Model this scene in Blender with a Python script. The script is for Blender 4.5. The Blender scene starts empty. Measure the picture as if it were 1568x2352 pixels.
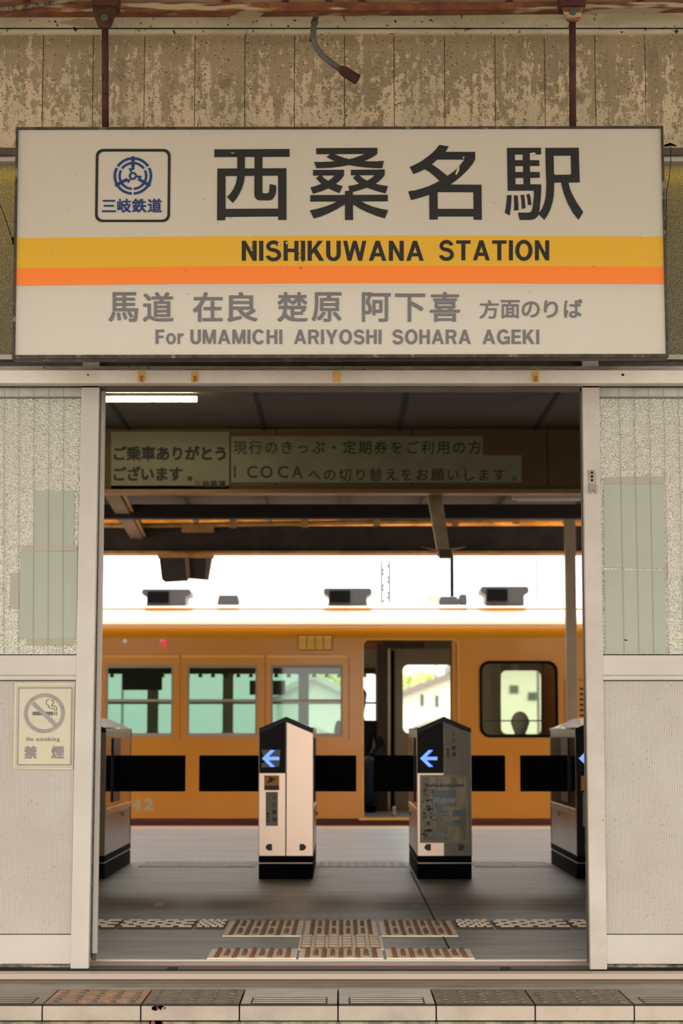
import bpy, bmesh, math, random
from mathutils import Vector, Matrix
random.seed(7)
SC = bpy.context.scene
COL = SC.collection
PI = math.pi

# ---------------------------------------------------------------- camera
FPX, CX, CY = 4600.0, 784.0, 1176.0
TH = math.radians(6.376)
H = 0.79
cam_d = bpy.data.cameras.new('camera')
cam_d.sensor_fit = 'VERTICAL'; cam_d.sensor_height = 36; cam_d.lens = FPX / 2352 * 36
cam_d.clip_end = 2000
cam_d.dof.use_dof = True; cam_d.dof.focus_distance = 6.8; cam_d.dof.aperture_fstop = 5.6
cam = bpy.data.objects.new('camera', cam_d); COL.objects.link(cam)
cam.location = (0, 0, H); cam.rotation_euler = (PI / 2 + TH, 0, 0)
SC.camera = cam
# ---------------------------------------------------------------- world and exposure
W = bpy.data.worlds.new('overcast'); SC.world = W; W.use_nodes = True
bg = W.node_tree.nodes['Background']
_t = W.node_tree; _tc = _t.nodes.new('ShaderNodeTexCoord'); _sp = _t.nodes.new('ShaderNodeSeparateXYZ'); _mr = _t.nodes.new('ShaderNodeMapRange')
_t.links.new(_tc.outputs['Generated'], _sp.inputs[0]); _t.links.new(_sp.outputs['Z'], _mr.inputs['Value'])
_mr.inputs['From Min'].default_value = 0; _mr.inputs['From Max'].default_value = 1       # overcast sky: the zenith three times the horizon
_mr.inputs['To Min'].default_value = 3.2; _mr.inputs['To Max'].default_value = 9.6
_t.links.new(_mr.outputs['Result'], bg.inputs[1]); bg.inputs[0].default_value = (1.0, 0.955, 0.89, 1)
SC.view_settings.view_transform = 'Standard'; SC.view_settings.look = 'None'
SC.view_settings.exposure = -0.25; SC.view_settings.gamma = 1; SC.view_settings.use_curve_mapping = False
SC.cycles.use_denoising = True
SC.cycles.max_bounces = 10; SC.cycles.diffuse_bounces = 5; SC.cycles.transparent_max_bounces = 16
SC.cycles.sample_clamp_indirect = 8

# ---------------------------------------------------------------- geometry from the lens
def ray(px, py):
    u, v = (px - CX) / FPX, (CY - py) / FPX
    return (u, math.cos(TH) - v * math.sin(TH), math.sin(TH) + v * math.cos(TH))
def at(px, py, Y):
    d = ray(px, py); k = Y / d[1]
    return (d[0] * k, H + d[2] * k)
def fl(px, py, z=0.0):
    d = ray(px, py); k = (z - H) / d[2]
    return (d[0] * k, d[1] * k)
def zat(py, Y): return at(CX, py, Y)[1]
def yfl(py, z=0.0): return fl(CX, py, z)[1]

# ---------------------------------------------------------------- materials
def lin(r, g, b):
    f = lambda c: (c / 255 / 12.92) if c / 255 <= .04045 else ((c / 255 + .055) / 1.055) ** 2.4
    return (f(r), f(g), f(b), 1)
MATS = {}
class NT:
    def __init__(s, name):
        s.m = bpy.data.materials.new(name); s.m.use_nodes = True
        s.t = s.m.node_tree; s.p = s.t.nodes['Principled BSDF']; s.co = None
    def n(s, typ, **kw):
        x = s.t.nodes.new(typ)
        for k, v in kw.items():
            if isinstance(k, str) and hasattr(x, k): setattr(x, k, v)
        return x
    def l(s, a, b): s.t.links.new(a, b)
    def coord(s, stretch=(1, 1, 1)):
        if s.co is None: s.co = s.n('ShaderNodeTexCoord')
        mp = s.n('ShaderNodeMapping'); mp.inputs['Scale'].default_value = stretch
        s.l(s.co.outputs['Object'], mp.inputs['Vector']); return mp.outputs['Vector']
    def noise(s, scale, stretch=(1, 1, 1), detail=4, rough=.6):
        x = s.n('ShaderNodeTexNoise'); x.inputs['Scale'].default_value = scale
        x.inputs['Detail'].default_value = detail; x.inputs['Roughness'].default_value = rough
        s.l(s.coord(stretch), x.inputs['Vector']); return x.outputs['Fac']
    def ramp(s, fac, a, b):
        x = s.n('ShaderNodeMapRange'); x.inputs['From Min'].default_value = a; x.inputs['From Max'].default_value = b
        s.l(fac, x.inputs['Value']); return x.outputs['Result']
    def mix(s, fac, a, b):
        x = s.n('ShaderNodeMix'); x.data_type = 'RGBA'
        for soc, v in ((x.inputs[0], fac), (x.inputs[6], a), (x.inputs[7], b)):
            if hasattr(v, 'is_output'): s.l(v, soc)
            else: soc.default_value = v
        return x.outputs[2]
    def math(s, op, a, b):
        x = s.n('ShaderNodeMath'); x.operation = op
        for soc, v in ((x.inputs[0], a), (x.inputs[1], b)):
            if hasattr(v, 'is_output'): s.l(v, soc)
            else: soc.default_value = v
        return x.outputs[0]
    def bump(s, h, strength=.3, dist=.01):
        x = s.n('ShaderNodeBump'); x.inputs['Strength'].default_value = strength; x.inputs['Distance'].default_value = dist
        s.l(h, x.inputs['Height']); s.l(x.outputs[0], s.p.inputs['Normal'])
def M(name, c1, c2=None, scale=6, rough=.5, metal=0, bump=0, bscale=80, stretch=(1, 1, 1), band=(.35, .65),
      spot=None, sscale=60, sband=(.68, .72), coat=0, emit=0, sstretch=(1, 1, 1), spec=.5):
    if name in MATS: return MATS[name]
    k = NT(name); base = lin(*c1)
    if c2 is not None:
        base = k.mix(k.ramp(k.noise(scale, stretch), *band), lin(*c1), lin(*c2))
    if spot is not None:
        base = k.mix(k.ramp(k.noise(sscale, sstretch, 2), *sband), base, lin(*spot))
    if hasattr(base, 'is_output'): k.l(base, k.p.inputs['Base Color'])
    else: k.p.inputs['Base Color'].default_value = base
    k.p.inputs['Roughness'].default_value = rough; k.p.inputs['Metallic'].default_value = metal
    k.p.inputs['Coat Weight'].default_value = coat; k.p.inputs['Coat Roughness'].default_value = .06
    k.p.inputs['Specular IOR Level'].default_value = spec
    if emit:
        k.p.inputs['Emission Color'].default_value = lin(*c1); k.p.inputs['Emission Strength'].default_value = emit
    if bump: k.bump(k.noise(bscale, stretch), bump, .004)
    MATS[name] = k.m; return k.m

WHITE = M('white_aluminium', (190, 182, 172), (180, 171, 160), 3, .42, bump=.05, spot=(120, 104, 88), sscale=150, sband=(.74, .80))
WHITE2 = M('worn_white_aluminium', (188, 179, 168), (174, 164, 151), 5, .5, bump=.08, spot=(70, 62, 54), sscale=130, sband=(.70, .74), sstretch=(1, 1, .55))
GREYAL = M('grey_aluminium', (150, 142, 130), (118, 110, 98), 12, .45, .3, spot=(60, 52, 44), sscale=60, stretch=(1, 1, 4))
DARKGAP = M('dark_gap', (22, 19, 16), rough=.9)
RUST = M('rusty_paint', (138, 80, 44), (96, 54, 32), 14, .8, bump=.3, spot=(176, 158, 128), sscale=7, sband=(.54, .60), sstretch=(.6, 1, 4))
RUSTD = M('dark_rust', (84, 46, 30), (58, 33, 22), 30, .85, bump=.3, bscale=200)
SIGNW = M('sign_white', (197, 188, 171), (193, 184, 166), 2, .5, coat=.45, spot=(110, 96, 70), sscale=45, sband=(.80, .82))
YEL = M('sign_yellow', (218, 166, 0), rough=.5, coat=.3)
ORA = M('sign_orange', (246, 124, 0), rough=.5, coat=.3)
INK = M('sign_black', (24, 24, 22), rough=.5, coat=.25, spec=.3)
INKL = M('sign_lettering_veiled', (70, 58, 52), rough=.5, coat=.6)  # black lower lettering, greyed in colour for the reflected veil
BLUE = M('sign_blue', (12, 50, 112), rough=.5, coat=.3, spec=.3)
SFRAME = M('weathered_bronze', (78, 68, 54), (52, 42, 32), 30, .55, .4, spot=(120, 116, 100), sscale=20, sband=(.62, .7))
CONC = M('hall_concrete', (140, 136, 128), (104, 100, 93), 3, .45, bump=.15, bscale=60, stretch=(.6, 1.6, 1), spot=(140, 134, 124), sscale=160, sband=(.70, .80))
PLAT = M('platform_asphalt', (196, 198, 204), (172, 174, 178), 2, .36, bump=.1, bscale=90, stretch=(.4, 1.5, 1))
STEPC = M('step_concrete', (128, 119, 106), (104, 95, 83), 5, .38, bump=.15, bscale=120, spot=(60, 54, 46), sscale=70, sband=(.72, .76))
TILEW = M('tactile_cream', (238, 224, 208), (220, 204, 186), 12, .5, bump=.1)
TILEB = M('tactile_brown', (140, 92, 44), (108, 68, 32), 60, .6)
BLACK = M('matt_black', (8, 8, 9), rough=.8, spec=.08)
BLACKG = M('gloss_black', (12, 12, 13), rough=.35, spec=.25)
STEEL = M('brushed_steel', (150, 146, 140), (128, 124, 118), 3, .28, .9)
STEELD = M('dark_glazing', (40, 40, 42), rough=.12, coat=.6)
GATEW = M('gate_satin_steel', (244, 216, 194), (238, 208, 186), 1, .32, .75)
TRAIN = M('train_yellow', (214, 136, 3), (206, 129, 3), 1.2, .34, coat=.9)
TRAIN.node_tree.nodes['Principled BSDF'].inputs['Coat Roughness'].default_value = .16
TRAINR = M('train_roof_cream', (226, 206, 186), rough=.4, coat=.5)
TRIMY = M('train_moulding', (236, 176, 70), rough=.3, coat=.5)
TINT_IN = M('train_interior', (196, 184, 160), (180, 168, 146), 2, .5)
DBROWN = M('dark_brown_steel', (70, 56, 42), (54, 42, 30), 6, .6)
ROOFD = M('roof_underside', (34, 28, 23), (22, 18, 15), 3, .8, stretch=(3, .3, 1))
TANP = M('tan_pipe', (214, 160, 90), (176, 124, 66), 12, .45, stretch=(1, 1, 1))
CEIL = M('hall_ceiling', (120, 108, 90), (108, 96, 80), 1.5, .8)
HWALL = M('hall_cladding', (122, 96, 58), (108, 84, 50), 2, .6)

def glassmat(name, col, gloss=.06, rough=.03):
    k = NT(name); o = k.t.nodes['Material Output']; k.t.nodes.remove(k.p)
    tr = k.n('ShaderNodeBsdfTransparent'); tr.inputs[0].default_value = (*col, 1)
    g = k.n('ShaderNodeBsdfGlossy'); g.inputs['Roughness'].default_value = rough
    mx = k.n('ShaderNodeMixShader'); mx.inputs[0].default_value = gloss
    k.l(tr.outputs[0], mx.inputs[1]); k.l(g.outputs[0], mx.inputs[2]); k.l(mx.outputs[0], o.inputs[0])
    return k.m
GREEN_GLASS = glassmat('green_tinted_glass', (.63, .73, .68))
CLEAR_GLASS = glassmat('clear_glass', (.82, .85, .81), .05)
def frosted(name, dcol, tcol, gl, wire=True):
    k = NT(name); o = k.t.nodes['Material Output']; k.t.nodes.remove(k.p)
    vo = k.n('ShaderNodeTexVoronoi'); vo.inputs['Scale'].default_value = 190; vo.feature = 'SMOOTH_F1'
    k.l(k.coord(), vo.inputs['Vector'])
    ns = k.noise(260, (1, 1, 1), 2)
    hgt = k.math('ADD', vo.outputs['Distance'], ns)
    bp = k.n('ShaderNodeBump'); bp.inputs['Strength'].default_value = .55; bp.inputs['Distance'].default_value = .005
    k.l(hgt, bp.inputs['Height'])
    d = k.n('ShaderNodeBsdfDiffuse'); d.inputs[0].default_value = lin(*dcol)
    t = k.n('ShaderNodeBsdfTranslucent'); t.inputs[0].default_value = lin(*tcol)
    g = k.n('ShaderNodeBsdfGlossy'); g.inputs['Roughness'].default_value = .12; g.inputs[0].default_value = (.95, .97, .9, 1)
    if False:
        wv = k.n('ShaderNodeTexWave'); wv.wave_type = 'BANDS'; wv.bands_direction = 'X'; wv.inputs['Scale'].default_value = 6.2
        k.l(k.coord(), wv.inputs['Vector'])
        c = k.mix(k.ramp(wv.outputs['Fac'], .97, .99), lin(*dcol), lin(110, 108, 88)); k.l(c, d.inputs[0])
    for x in (d, t, g): k.l(bp.outputs[0], x.inputs['Normal'])
    m1 = k.n('ShaderNodeMixShader'); m1.inputs[0].default_value = .45
    m2 = k.n('ShaderNodeMixShader'); m2.inputs[0].default_value = gl
    k.l(d.outputs[0], m1.inputs[1]); k.l(t.outputs[0], m1.inputs[2])
    k.l(m1.outputs[0], m2.inputs[1]); k.l(g.outputs[0], m2.inputs[2]); k.l(m2.outputs[0], o.inputs[0])
    return k.m
FROST = frosted('figured_wired_glass', (150, 140, 112), (240, 220, 90), .34)
FROSTY = frosted('figured_transom_glass', (84, 78, 44), (236, 214, 70), .10)

def eave_mat():
    k = NT('yellowed_translucent_eave'); o = k.t.nodes['Material Output']; k.t.nodes.remove(k.p)
    t = k.n('ShaderNodeBsdfTranslucent'); c = k.mix(k.ramp(k.noise(5, (1, 1, 3)), .4, .6), lin(176, 140, 92), lin(206, 168, 112)); k.l(c, t.inputs[0]); k.l(t.outputs[0], o.inputs[0]); return k.m
EAVE = eave_mat()
def board_mat():
    k = NT('peeling_boards')
    n1 = k.noise(46, (1.0, 1, .6), 8, .75)
    big = k.noise(4.0, (8, 1, .3), 4)
    sp = k.n('ShaderNodeSeparateXYZ'); k.l(k.coord(), sp.inputs[0])
    grad = k.ramp(sp.outputs['Z'], zat(300, 7.05), zat(70, 7.05))
    a = k.math('ADD', n1, k.math('MULTIPLY', k.math('SUBTRACT', big, .5), .50))
    a = k.math('SUBTRACT', a, k.math('MULTIPLY', k.math('SUBTRACT', grad, .32), .17))
    f = k.ramp(a, .475, .505)
    base = k.mix(k.ramp(k.noise(5, (1, 1, 1)), .4, .6), lin(174, 151, 118), lin(158, 141, 110))
    peel = k.mix(k.ramp(k.noise(7, (1, 1, .6)), .4, .6), lin(220, 196, 164), lin(200, 184, 152))
    c = k.mix(f, base, peel)
    c = k.mix(k.ramp(k.noise(120, (.7, 1, 1.2), 3), .615, .64), c, lin(84, 74, 56))
    c = k.mix(k.ramp(k.noise(6, (1, 1, 1), 3), .62, .75), c, lin(120, 114, 90))
    k.l(c, k.p.inputs['Base Color']); k.p.inputs['Roughness'].default_value = .85
    k.bump(f, .5, .003); return k.m
BOARD = board_mat()
def fascia_mat():
    k = NT('stained_fascia')
    c = k.mix(k.ramp(k.noise(4, (1, 1, 3)), .4, .6), lin(236, 224, 190), lin(214, 202, 170))
    c = k.mix(k.ramp(k.noise(45, (1, 1, 1), 4), .63, .66), c, lin(50, 48, 42))
    c = k.mix(k.ramp(k.noise(3, (1, 1, 5), 4), .60, .64), c, lin(200, 176, 146))
    k.l(c, k.p.inputs['Base Color']); k.p.inputs['Roughness'].default_value = .8; k.bump(k.noise(90), .3, .003); return k.m
FASC = fascia_mat()
def rib_mat():
    k = NT('ribbed_panel')
    wv = k.n('ShaderNodeTexWave'); wv.wave_type = 'BANDS'; wv.bands_direction = 'X'; wv.inputs['Scale'].default_value = 52
    k.l(k.coord(), wv.inputs['Vector'])
    c = k.mix(k.ramp(k.noise(2), .4, .6), lin(184, 176, 167), lin(174, 165, 154))
    c = k.mix(k.ramp(wv.outputs['Fac'], .0, .35), lin(146, 137, 126), c)
    c = k.mix(k.ramp(k.noise(210, (1, 1, .5), 2), .64, .70), c, lin(112, 102, 92))
    k.l(c, k.p.inputs['Base Color']); k.p.inputs['Roughness'].default_value = .5
    k.bump(wv.outputs['Fac'], .35, .002); return k.m
RIB = rib_mat()
def block_mat():
    k = NT('mossy_block')
    c = k.mix(k.ramp(k.noise(14, (1, 1, 1.5), 5), .42, .58), lin(150, 142, 118), lin(104, 100, 80))
    c = k.mix(k.ramp(k.noise(90), .66, .7), c, lin(190, 182, 160))
    k.l(c, k.p.inputs['Base Color']); k.p.inputs['Roughness'].default_value = .9; k.bump(k.noise(60), .5, .005); return k.m
BLOCK = block_mat()
def edge_dot_mat(name, c1, c2, c3):
    k = NT(name)
    c = k.mix(k.ramp(k.noise(16, (1, 1, 1), 5), .42, .6), lin(*c1), lin(*c2))
    c = k.mix(k.ramp(k.noise(38, (1, 1, 1), 5), .60, .66), c, lin(*c3))
    k.l(c, k.p.inputs['Base Color']); k.p.inputs['Roughness'].default_value = .5; k.bump(k.noise(80), .3, .003); return k.m
DOT_O = edge_dot_mat('worn_orange_tile', (156, 112, 74), (122, 92, 66), (190, 172, 152))
DOT_B = edge_dot_mat('worn_brown_tile', (98, 78, 50), (80, 64, 42), (160, 144, 122))
BARW = M('pale_edge_tile', (170, 162, 152), (152, 144, 134), 10, .5, bump=.15)
BARG = M('grey_edge_tile', (128, 120, 106), (112, 104, 92), 10, .5, bump=.15)
DOT_S = M('worn_shaded_stud', (48, 40, 32), (96, 84, 70), 60, .45)  # worn studs, with their shading put into a darker colour
NOSE = M('nosing_pink', (172, 158, 142), (152, 138, 122), 6, .45, spot=(130, 80, 50), sscale=30, sband=(.72, .8), sstretch=(1, 1, 1))

# ---------------------------------------------------------------- mesh building
class MB:
    def __init__(s): s.v = []; s.f = []; s.mi = []
    def add(s, vs, fs, mi=0):
        b = len(s.v); s.v += [tuple(v) for v in vs]; s.f += [tuple(b + i for i in f) for f in fs]; s.mi += [mi] * len(fs); return s
    def box(s, x0, x1, y0, y1, z0, z1, mi=0):
        x0, x1 = sorted((x0, x1)); y0, y1 = sorted((y0, y1)); z0, z1 = sorted((z0, z1))
        v = [(x, y, z) for z in (z0, z1) for y in (y0, y1) for x in (x0, x1)]
        return s.add(v, [(0, 2, 3, 1), (4, 5, 7, 6), (0, 1, 5, 4), (2, 6, 7, 3), (0, 4, 6, 2), (1, 3, 7, 5)], mi)
    def prism(s, poly, Y, d, mi=0):           # poly of (x,z) at the front plane Y, extruded away by d
        a = sum(poly[i][0] * poly[(i + 1) % len(poly)][1] - poly[(i + 1) % len(poly)][0] * poly[i][1] for i in range(len(poly)))
        if a < 0: poly = poly[::-1]
        n = len(poly)
        v = [(x, Y, z) for x, z in poly] + [(x, Y + d, z) for x, z in poly]
        f = [tuple(range(n)), tuple(range(2 * n - 1, n - 1, -1))] + [(i, i + n, (i + 1) % n + n, (i + 1) % n) for i in range(n)]
        return s.add(v, f, mi)
    def pp(s, pxs, Y, d, mi=0):               # same from picture corners
        return s.prism([at(a, b, Y) for a, b in pxs], Y, d, mi)
    def rect(s, x0, y0, x1, y1, Y, d, mi=0):
        return s.pp([(x0, y0), (x1, y0), (x1, y1), (x0, y1)], Y, d, mi)
    def flat(s, poly, Y, mi=0):
        a = sum(poly[i][0] * poly[(i + 1) % len(poly)][1] - poly[(i + 1) % len(poly)][0] * poly[i][1] for i in range(len(poly)))
        if a < 0: poly = poly[::-1]
        return s.add([(x, Y, z) for x, z in poly], [tuple(range(len(poly)))], mi)
    def tube(s, pts, r, n=10, mi=0, cap=True):
        pts = [Vector(p) for p in pts]; rs = r if isinstance(r, (list, tuple)) else [r] * len(pts)
        rings = []; up = None
        for i, p in enumerate(pts):
            t = (pts[min(i + 1, len(pts) - 1)] - pts[max(i - 1, 0)]).normalized()
            if up is None: up = Vector((0, 0, 1)) if abs(t.z) < .9 else Vector((1, 0, 0))
            u = t.cross(up).normalized(); w = u.cross(t).normalized(); up = w
            rings.append([p + (u * math.cos(2 * PI * k / n) + w * math.sin(2 * PI * k / n)) * rs[i] for k in range(n)])
        b = [q for R in rings for q in R]
        f = [(i * n + k, i * n + (k + 1) % n, (i + 1) * n + (k + 1) % n, (i + 1) * n + k) for i in range(len(pts) - 1) for k in range(n)]
        if cap: f += [tuple(range(n))[::-1], tuple((len(pts) - 1) * n + k for k in range(n))]
        return s.add(b, f, mi)
    def build(s, name, mats, parent=None, bevel=0, smooth=False):
        me = bpy.data.meshes.new(name); me.from_pydata(s.v, [], s.f)
        mats = mats if isinstance(mats, (list, tuple)) else [mats]
        for m in mats: me.materials.append(m)
        for p, i in zip(me.polygons, s.mi): p.material_index = i
        bm = bmesh.new(); bm.from_mesh(me); bmesh.ops.recalc_face_normals(bm, faces=bm.faces)
        if bevel:
            es = [e for e in bm.edges if len(e.link_faces) == 2 and e.calc_face_angle(0) > .6]
            bmesh.ops.bevel(bm, geom=es, offset=bevel, segments=2, affect='EDGES', profile=.5, clamp_overlap=True)
        bm.to_mesh(me); bm.free()
        if smooth:
            for p in me.polygons: p.use_smooth = True
        o = bpy.data.objects.new(name, me); COL.objects.link(o)
        if parent is not None: child(o, parent)
        return o
def child(o, par):
    o.parent = par
    L = par.location if par.parent is None else Vector()
    o.matrix_parent_inverse = Matrix.Translation(L).inverted()
def tag(o, label=None, cat=None, group=None, kind=None):
    for k, v in (('label', label), ('category', cat), ('group', group), ('kind', kind)):
        if v: o[k] = v
    return o
def thing(name, loc, label, cat, group=None):
    o = bpy.data.objects.new(name, None); COL.objects.link(o); o.location = loc; o.empty_display_size = .1
    return tag(o, label, cat, group)
def struct(o): o['kind'] = 'structure'; return o
def dup(root, delta, label=None):
    r = root.copy(); COL.objects.link(r); r.location = Vector(root.location) + Vector(delta)
    if label: r['label'] = label
    for ch in list(root.children):
        c = ch.copy(); COL.objects.link(c); c.parent = r
        for g in list(ch.children):
            d = g.copy(); COL.objects.link(d); d.parent = c
    return r
def circ(cx, cz, rx, rz=None, n=40, a0=0, a1=2 * PI):
    rz = rz or rx
    return [(cx + rx * math.cos(a0 + (a1 - a0) * i / n), cz + rz * math.sin(a0 + (a1 - a0) * i / n)) for i in range(n + (0 if abs(a1 - a0 - 2 * PI) < 1e-6 else 1))]
def rrect(x0, z0, x1, z1, r, n=6):
    x0, x1 = sorted((x0, x1)); z0, z1 = sorted((z0, z1)); out = []
    for cx, cz, a in ((x1 - r, z1 - r, 0), (x0 + r, z1 - r, PI / 2), (x0 + r, z0 + r, PI), (x1 - r, z0 + r, 1.5 * PI)):
        out += [(cx + r * math.cos(a + PI / 2 * i / n), cz + r * math.sin(a + PI / 2 * i / n)) for i in range(n + 1)]
    return out
def prr(x0, y0, x1, y1, Y, r):                # rounded rectangle from picture corners
    a = at(x0, y1, Y); b = at(x1, y0, Y); a2 = at(x0, y0, Y); b2 = at(x1, y1, Y)
    return rrect((a[0] + a2[0]) / 2, a[1], (b[0] + b2[0]) / 2, b[1], r * Y / FPX)
def plate(name, loops, Y, d, mat, parent=None):   # sheet with holes (even-odd)
    c = bpy.data.curves.new(name, 'CURVE'); c.dimensions = '2D'; c.fill_mode = 'BOTH'
    for L in loops:
        sp = c.splines.new('POLY'); sp.points.add(len(L) - 1); sp.use_cyclic_u = True
        for p, (x, z) in zip(sp.points, L): p.co = (x, z, 0, 1)
    c.extrude = d / 2
    o = bpy.data.objects.new(name, c); COL.objects.link(o); bpy.context.view_layer.update()
    me = bpy.data.meshes.new_from_object(o.evaluated_get(bpy.context.evaluated_depsgraph_get()))
    bpy.data.objects.remove(o); bpy.data.curves.remove(c)
    for v in me.vertices:
        x, y, z = v.co; v.co = (x, Y + d / 2 - z, y)
    me.materials.clear(); me.materials.append(mat)
    bm = bmesh.new(); bm.from_mesh(me); bmesh.ops.remove_doubles(bm, verts=bm.verts, dist=1e-6)
    bmesh.ops.recalc_face_normals(bm, faces=bm.faces); bm.to_mesh(me); bm.free()
    ob = bpy.data.objects.new(name, me); COL.objects.link(ob)
    if parent is not None: child(ob, parent)
    return ob
# glyphs from the built-in font
_G = {}
def glyph(ch):
    if ch in _G: return _G[ch]
    c = bpy.data.curves.new('g', 'FONT'); c.body = ch; c.resolution_u = 4
    o = bpy.data.objects.new('g', c); COL.objects.link(o); bpy.context.view_layer.update()
    me = bpy.data.meshes.new_from_object(o.evaluated_get(bpy.context.evaluated_depsgraph_get()))
    v = [(p.co.x, p.co.y) for p in me.vertices]; f = [tuple(p.vertices) for p in me.polygons]
    bpy.data.objects.remove(o); bpy.data.curves.remove(c); bpy.data.meshes.remove(me)
    _G[ch] = (v, f); return _G[ch]
def put_glyph(mb, ch, box, Y, bold=0, mi=0, turn=0):  # box in picture px (x0,y0,x1,y1) of the ink
    v, f = glyph(ch)
    if not v: return
    xs = [p[0] for p in v]; ys = [p[1] for p in v]
    a, b, c, d = min(xs), max(xs), min(ys), max(ys)
    x0, y0, x1, y1 = box
    offs = [(0, 0)] if not bold else [(i * bold, j * bold) for i in (-1, 0, 1) for j in (-1, 0, 1)]
    for q_, (ox, oy) in enumerate(offs):
        P = []; Yo = Y - q_ * .00012 * min(1, Y / 8)
        for x, y in v:
            u = (x - a) / max(b - a, 1e-6); w = (y - c) / max(d - c, 1e-6)
            px = x0 + bold + u * (x1 - x0 - 2 * bold) + ox; py = y1 - bold - w * (y1 - y0 - 2 * bold) + oy
            X, Z = at(px, py, Yo); P.append((X, Yo, Z))
        mb.add(P, f, mi)
def put_line(mb, s, x0, x1, y0, y1, Y, bold=0, em=None, mi=0):   # a run of full width glyphs on one em grid
    n = len(s); adv = (x1 - x0) / n
    for i, ch in enumerate(s):
        if ch in ' \u3000': continue
        v, f = glyph(ch)
        xs = [p[0] for p in v]; ys = [p[1] for p in v]
        e = em or min(adv, y1 - y0)
        gw = max(xs) - min(xs)
        cx = x0 + adv * (i + .5)
        left = cx - e * .5 + e * min(xs) if gw > .35 else cx - e * gw / 2
        put_glyph(mb, ch, (left, y1 - e * .12 - e * max(ys), left + e * gw, y1 - e * .12 - e * min(ys)), Y, bold, mi)
# a bold grotesque drawn by hand (cap height 1)
T_, B_ = .225, .185
def _arc(cx, cy, rx, ry, a0, a1, t=None, h=None, n=22):
    t = t or T_; h = h or B_; out = []
    for i in range(n):
        p = []
        for a, k in ((a0 + (a1 - a0) * i / n, 0), (a0 + (a1 - a0) * (i + 1) / n, 0), (a0 + (a1 - a0) * (i + 1) / n, 1), (a0 + (a1 - a0) * i / n, 1)):
            a = math.radians(a); p.append((cx + (rx - k * t) * math.cos(a), cy + (ry - k * h) * math.sin(a)))
        out.append(p)
    return out
def _r(x0, y0, x1, y1): return [(x0, y0), (x1, y0), (x1, y1), (x0, y1)]
LET = {
 'I': (T_, [_r(0, 0, T_, 1)]),
 'N': (.80, [_r(0, 0, T_, 1), _r(.80 - T_, 0, .80, 1), [(0, 1), (.215, 1), (.80, 0), (.585, 0)]]),
 'H': (.80, [_r(0, 0, T_, 1), _r(.80 - T_, 0, .80, 1), _r(T_, .43, .6, .61)]),
 'K': (.86, [_r(0, 0, T_, 1), [(T_, .30), (T_, .56), (.56, 1), (.82, 1)], [(.27, .50), (.45, .69), (.88, 0), (.62, 0)]]),
 'U': (.78, [_r(0, .34, T_, 1), _r(.78 - T_, .34, .78, 1)] + _arc(.39, .34, .39, .36, 180, 360)),
 'W': (1.24, [[(0, 1), (.215, 1), (.44, 0), (.23, 0)], [(.23, 0), (.44, 0), (.72, 1), (.52, 1)], [(.52, 1), (.72, 1), (1.01, 0), (.80, 0)], [(.80, 0), (1.01, 0), (1.24, 1), (1.03, 1)]]),
 'A': (.94, [[(0, 0), (.225, 0), (.58, 1), (.36, 1)], [(.715, 0), (.94, 0), (.58, 1), (.36, 1)], [(.20, .22), (.74, .22), (.68, .39), (.26, .39)]]),
 'T': (.80, [_r(0, .83, .80, 1), _r(.40 - T_ / 2, 0, .40 + T_ / 2, .9)]),
 'O': (.96, _arc(.48, .5, .48, .525, 0, 360, n=44)),
 'C': (.92, _arc(.48, .5, .48, .525, 38, 322, n=36)),
 'G': (.95, _arc(.48, .5, .48, .525, 38, 318, n=36) + [_r(.52, .36, .95, .53), _r(.79, 0, .95, .45)]),
 'S': (.82, _arc(.41, .715, .385, .305, 8, 180, .2) + _arc(.41, .715, .385, .265, 180, 270, .2) + _arc(.41, .285, .41, .31, -180 + 8, 0, .2) + _arc(.41, .285, .41, .34, 0, 90, .2)),
 'E': (.70, [_r(0, 0, T_, 1), _r(0, .83, .68, 1), _r(0, .43, .64, .6), _r(0, 0, .70, .17)]),
 'F': (.66, [_r(0, 0, T_, 1), _r(0, .83, .66, 1), _r(0, .41, .58, .58)]),
 'M': (.98, [_r(0, 0, .195, 1), _r(.785, 0, .98, 1), [(0, 1), (.27, 1), (.575, 0), (.405, 0)], [(.71, 1), (.98, 1), (.575, 0), (.405, 0)]]),
 'R': (.84, [_r(0, 0, T_, 1), _r(T_, .83, .52, 1), _r(T_, .40, .52, .57)] + _arc(.52, .70, .30, .30, -90, 90) + [[(.42, .42), (.60, .48), (.84, 0), (.61, 0)]]),
 'Y': (.90, [_r(.45 - T_ / 2, 0, .45 + T_ / 2, .42), [(0, 1), (.24, 1), (.45 + T_ / 2, .40), (.45 - T_ / 2, .36)], [(.90, 1), (.66, 1), (.45 - T_ / 2, .40), (.45 + T_ / 2, .36)]]),
 'o': (.72, _arc(.36, .37, .36, .39, 0, 360, .185, .15, 36)),
 'r': (.44, [_r(0, 0, .19, .74), [(.17, .42), (.19, .60), (.30, .74), (.44, .75), (.44, .58), (.30, .56)]]),
}
def put_latin(mb, s, x0, x1, y0, y1, Y, gap=.13, mi=0):
    adv = []; x = 0
    for ch in s:
        adv.append(x); x += (LET[ch][0] + gap)
    tot = x - gap; k = (x1 - x0) / tot; hh = y1 - y0
    for ch, a in zip(s, adv):
        for i, p in enumerate(LET[ch][1]):
            mb.flat([at(x0 + (a + u) * k, y1 - v * hh, Y - .00003 * i) for u, v in p], Y - .00003 * i, mi)

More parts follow.
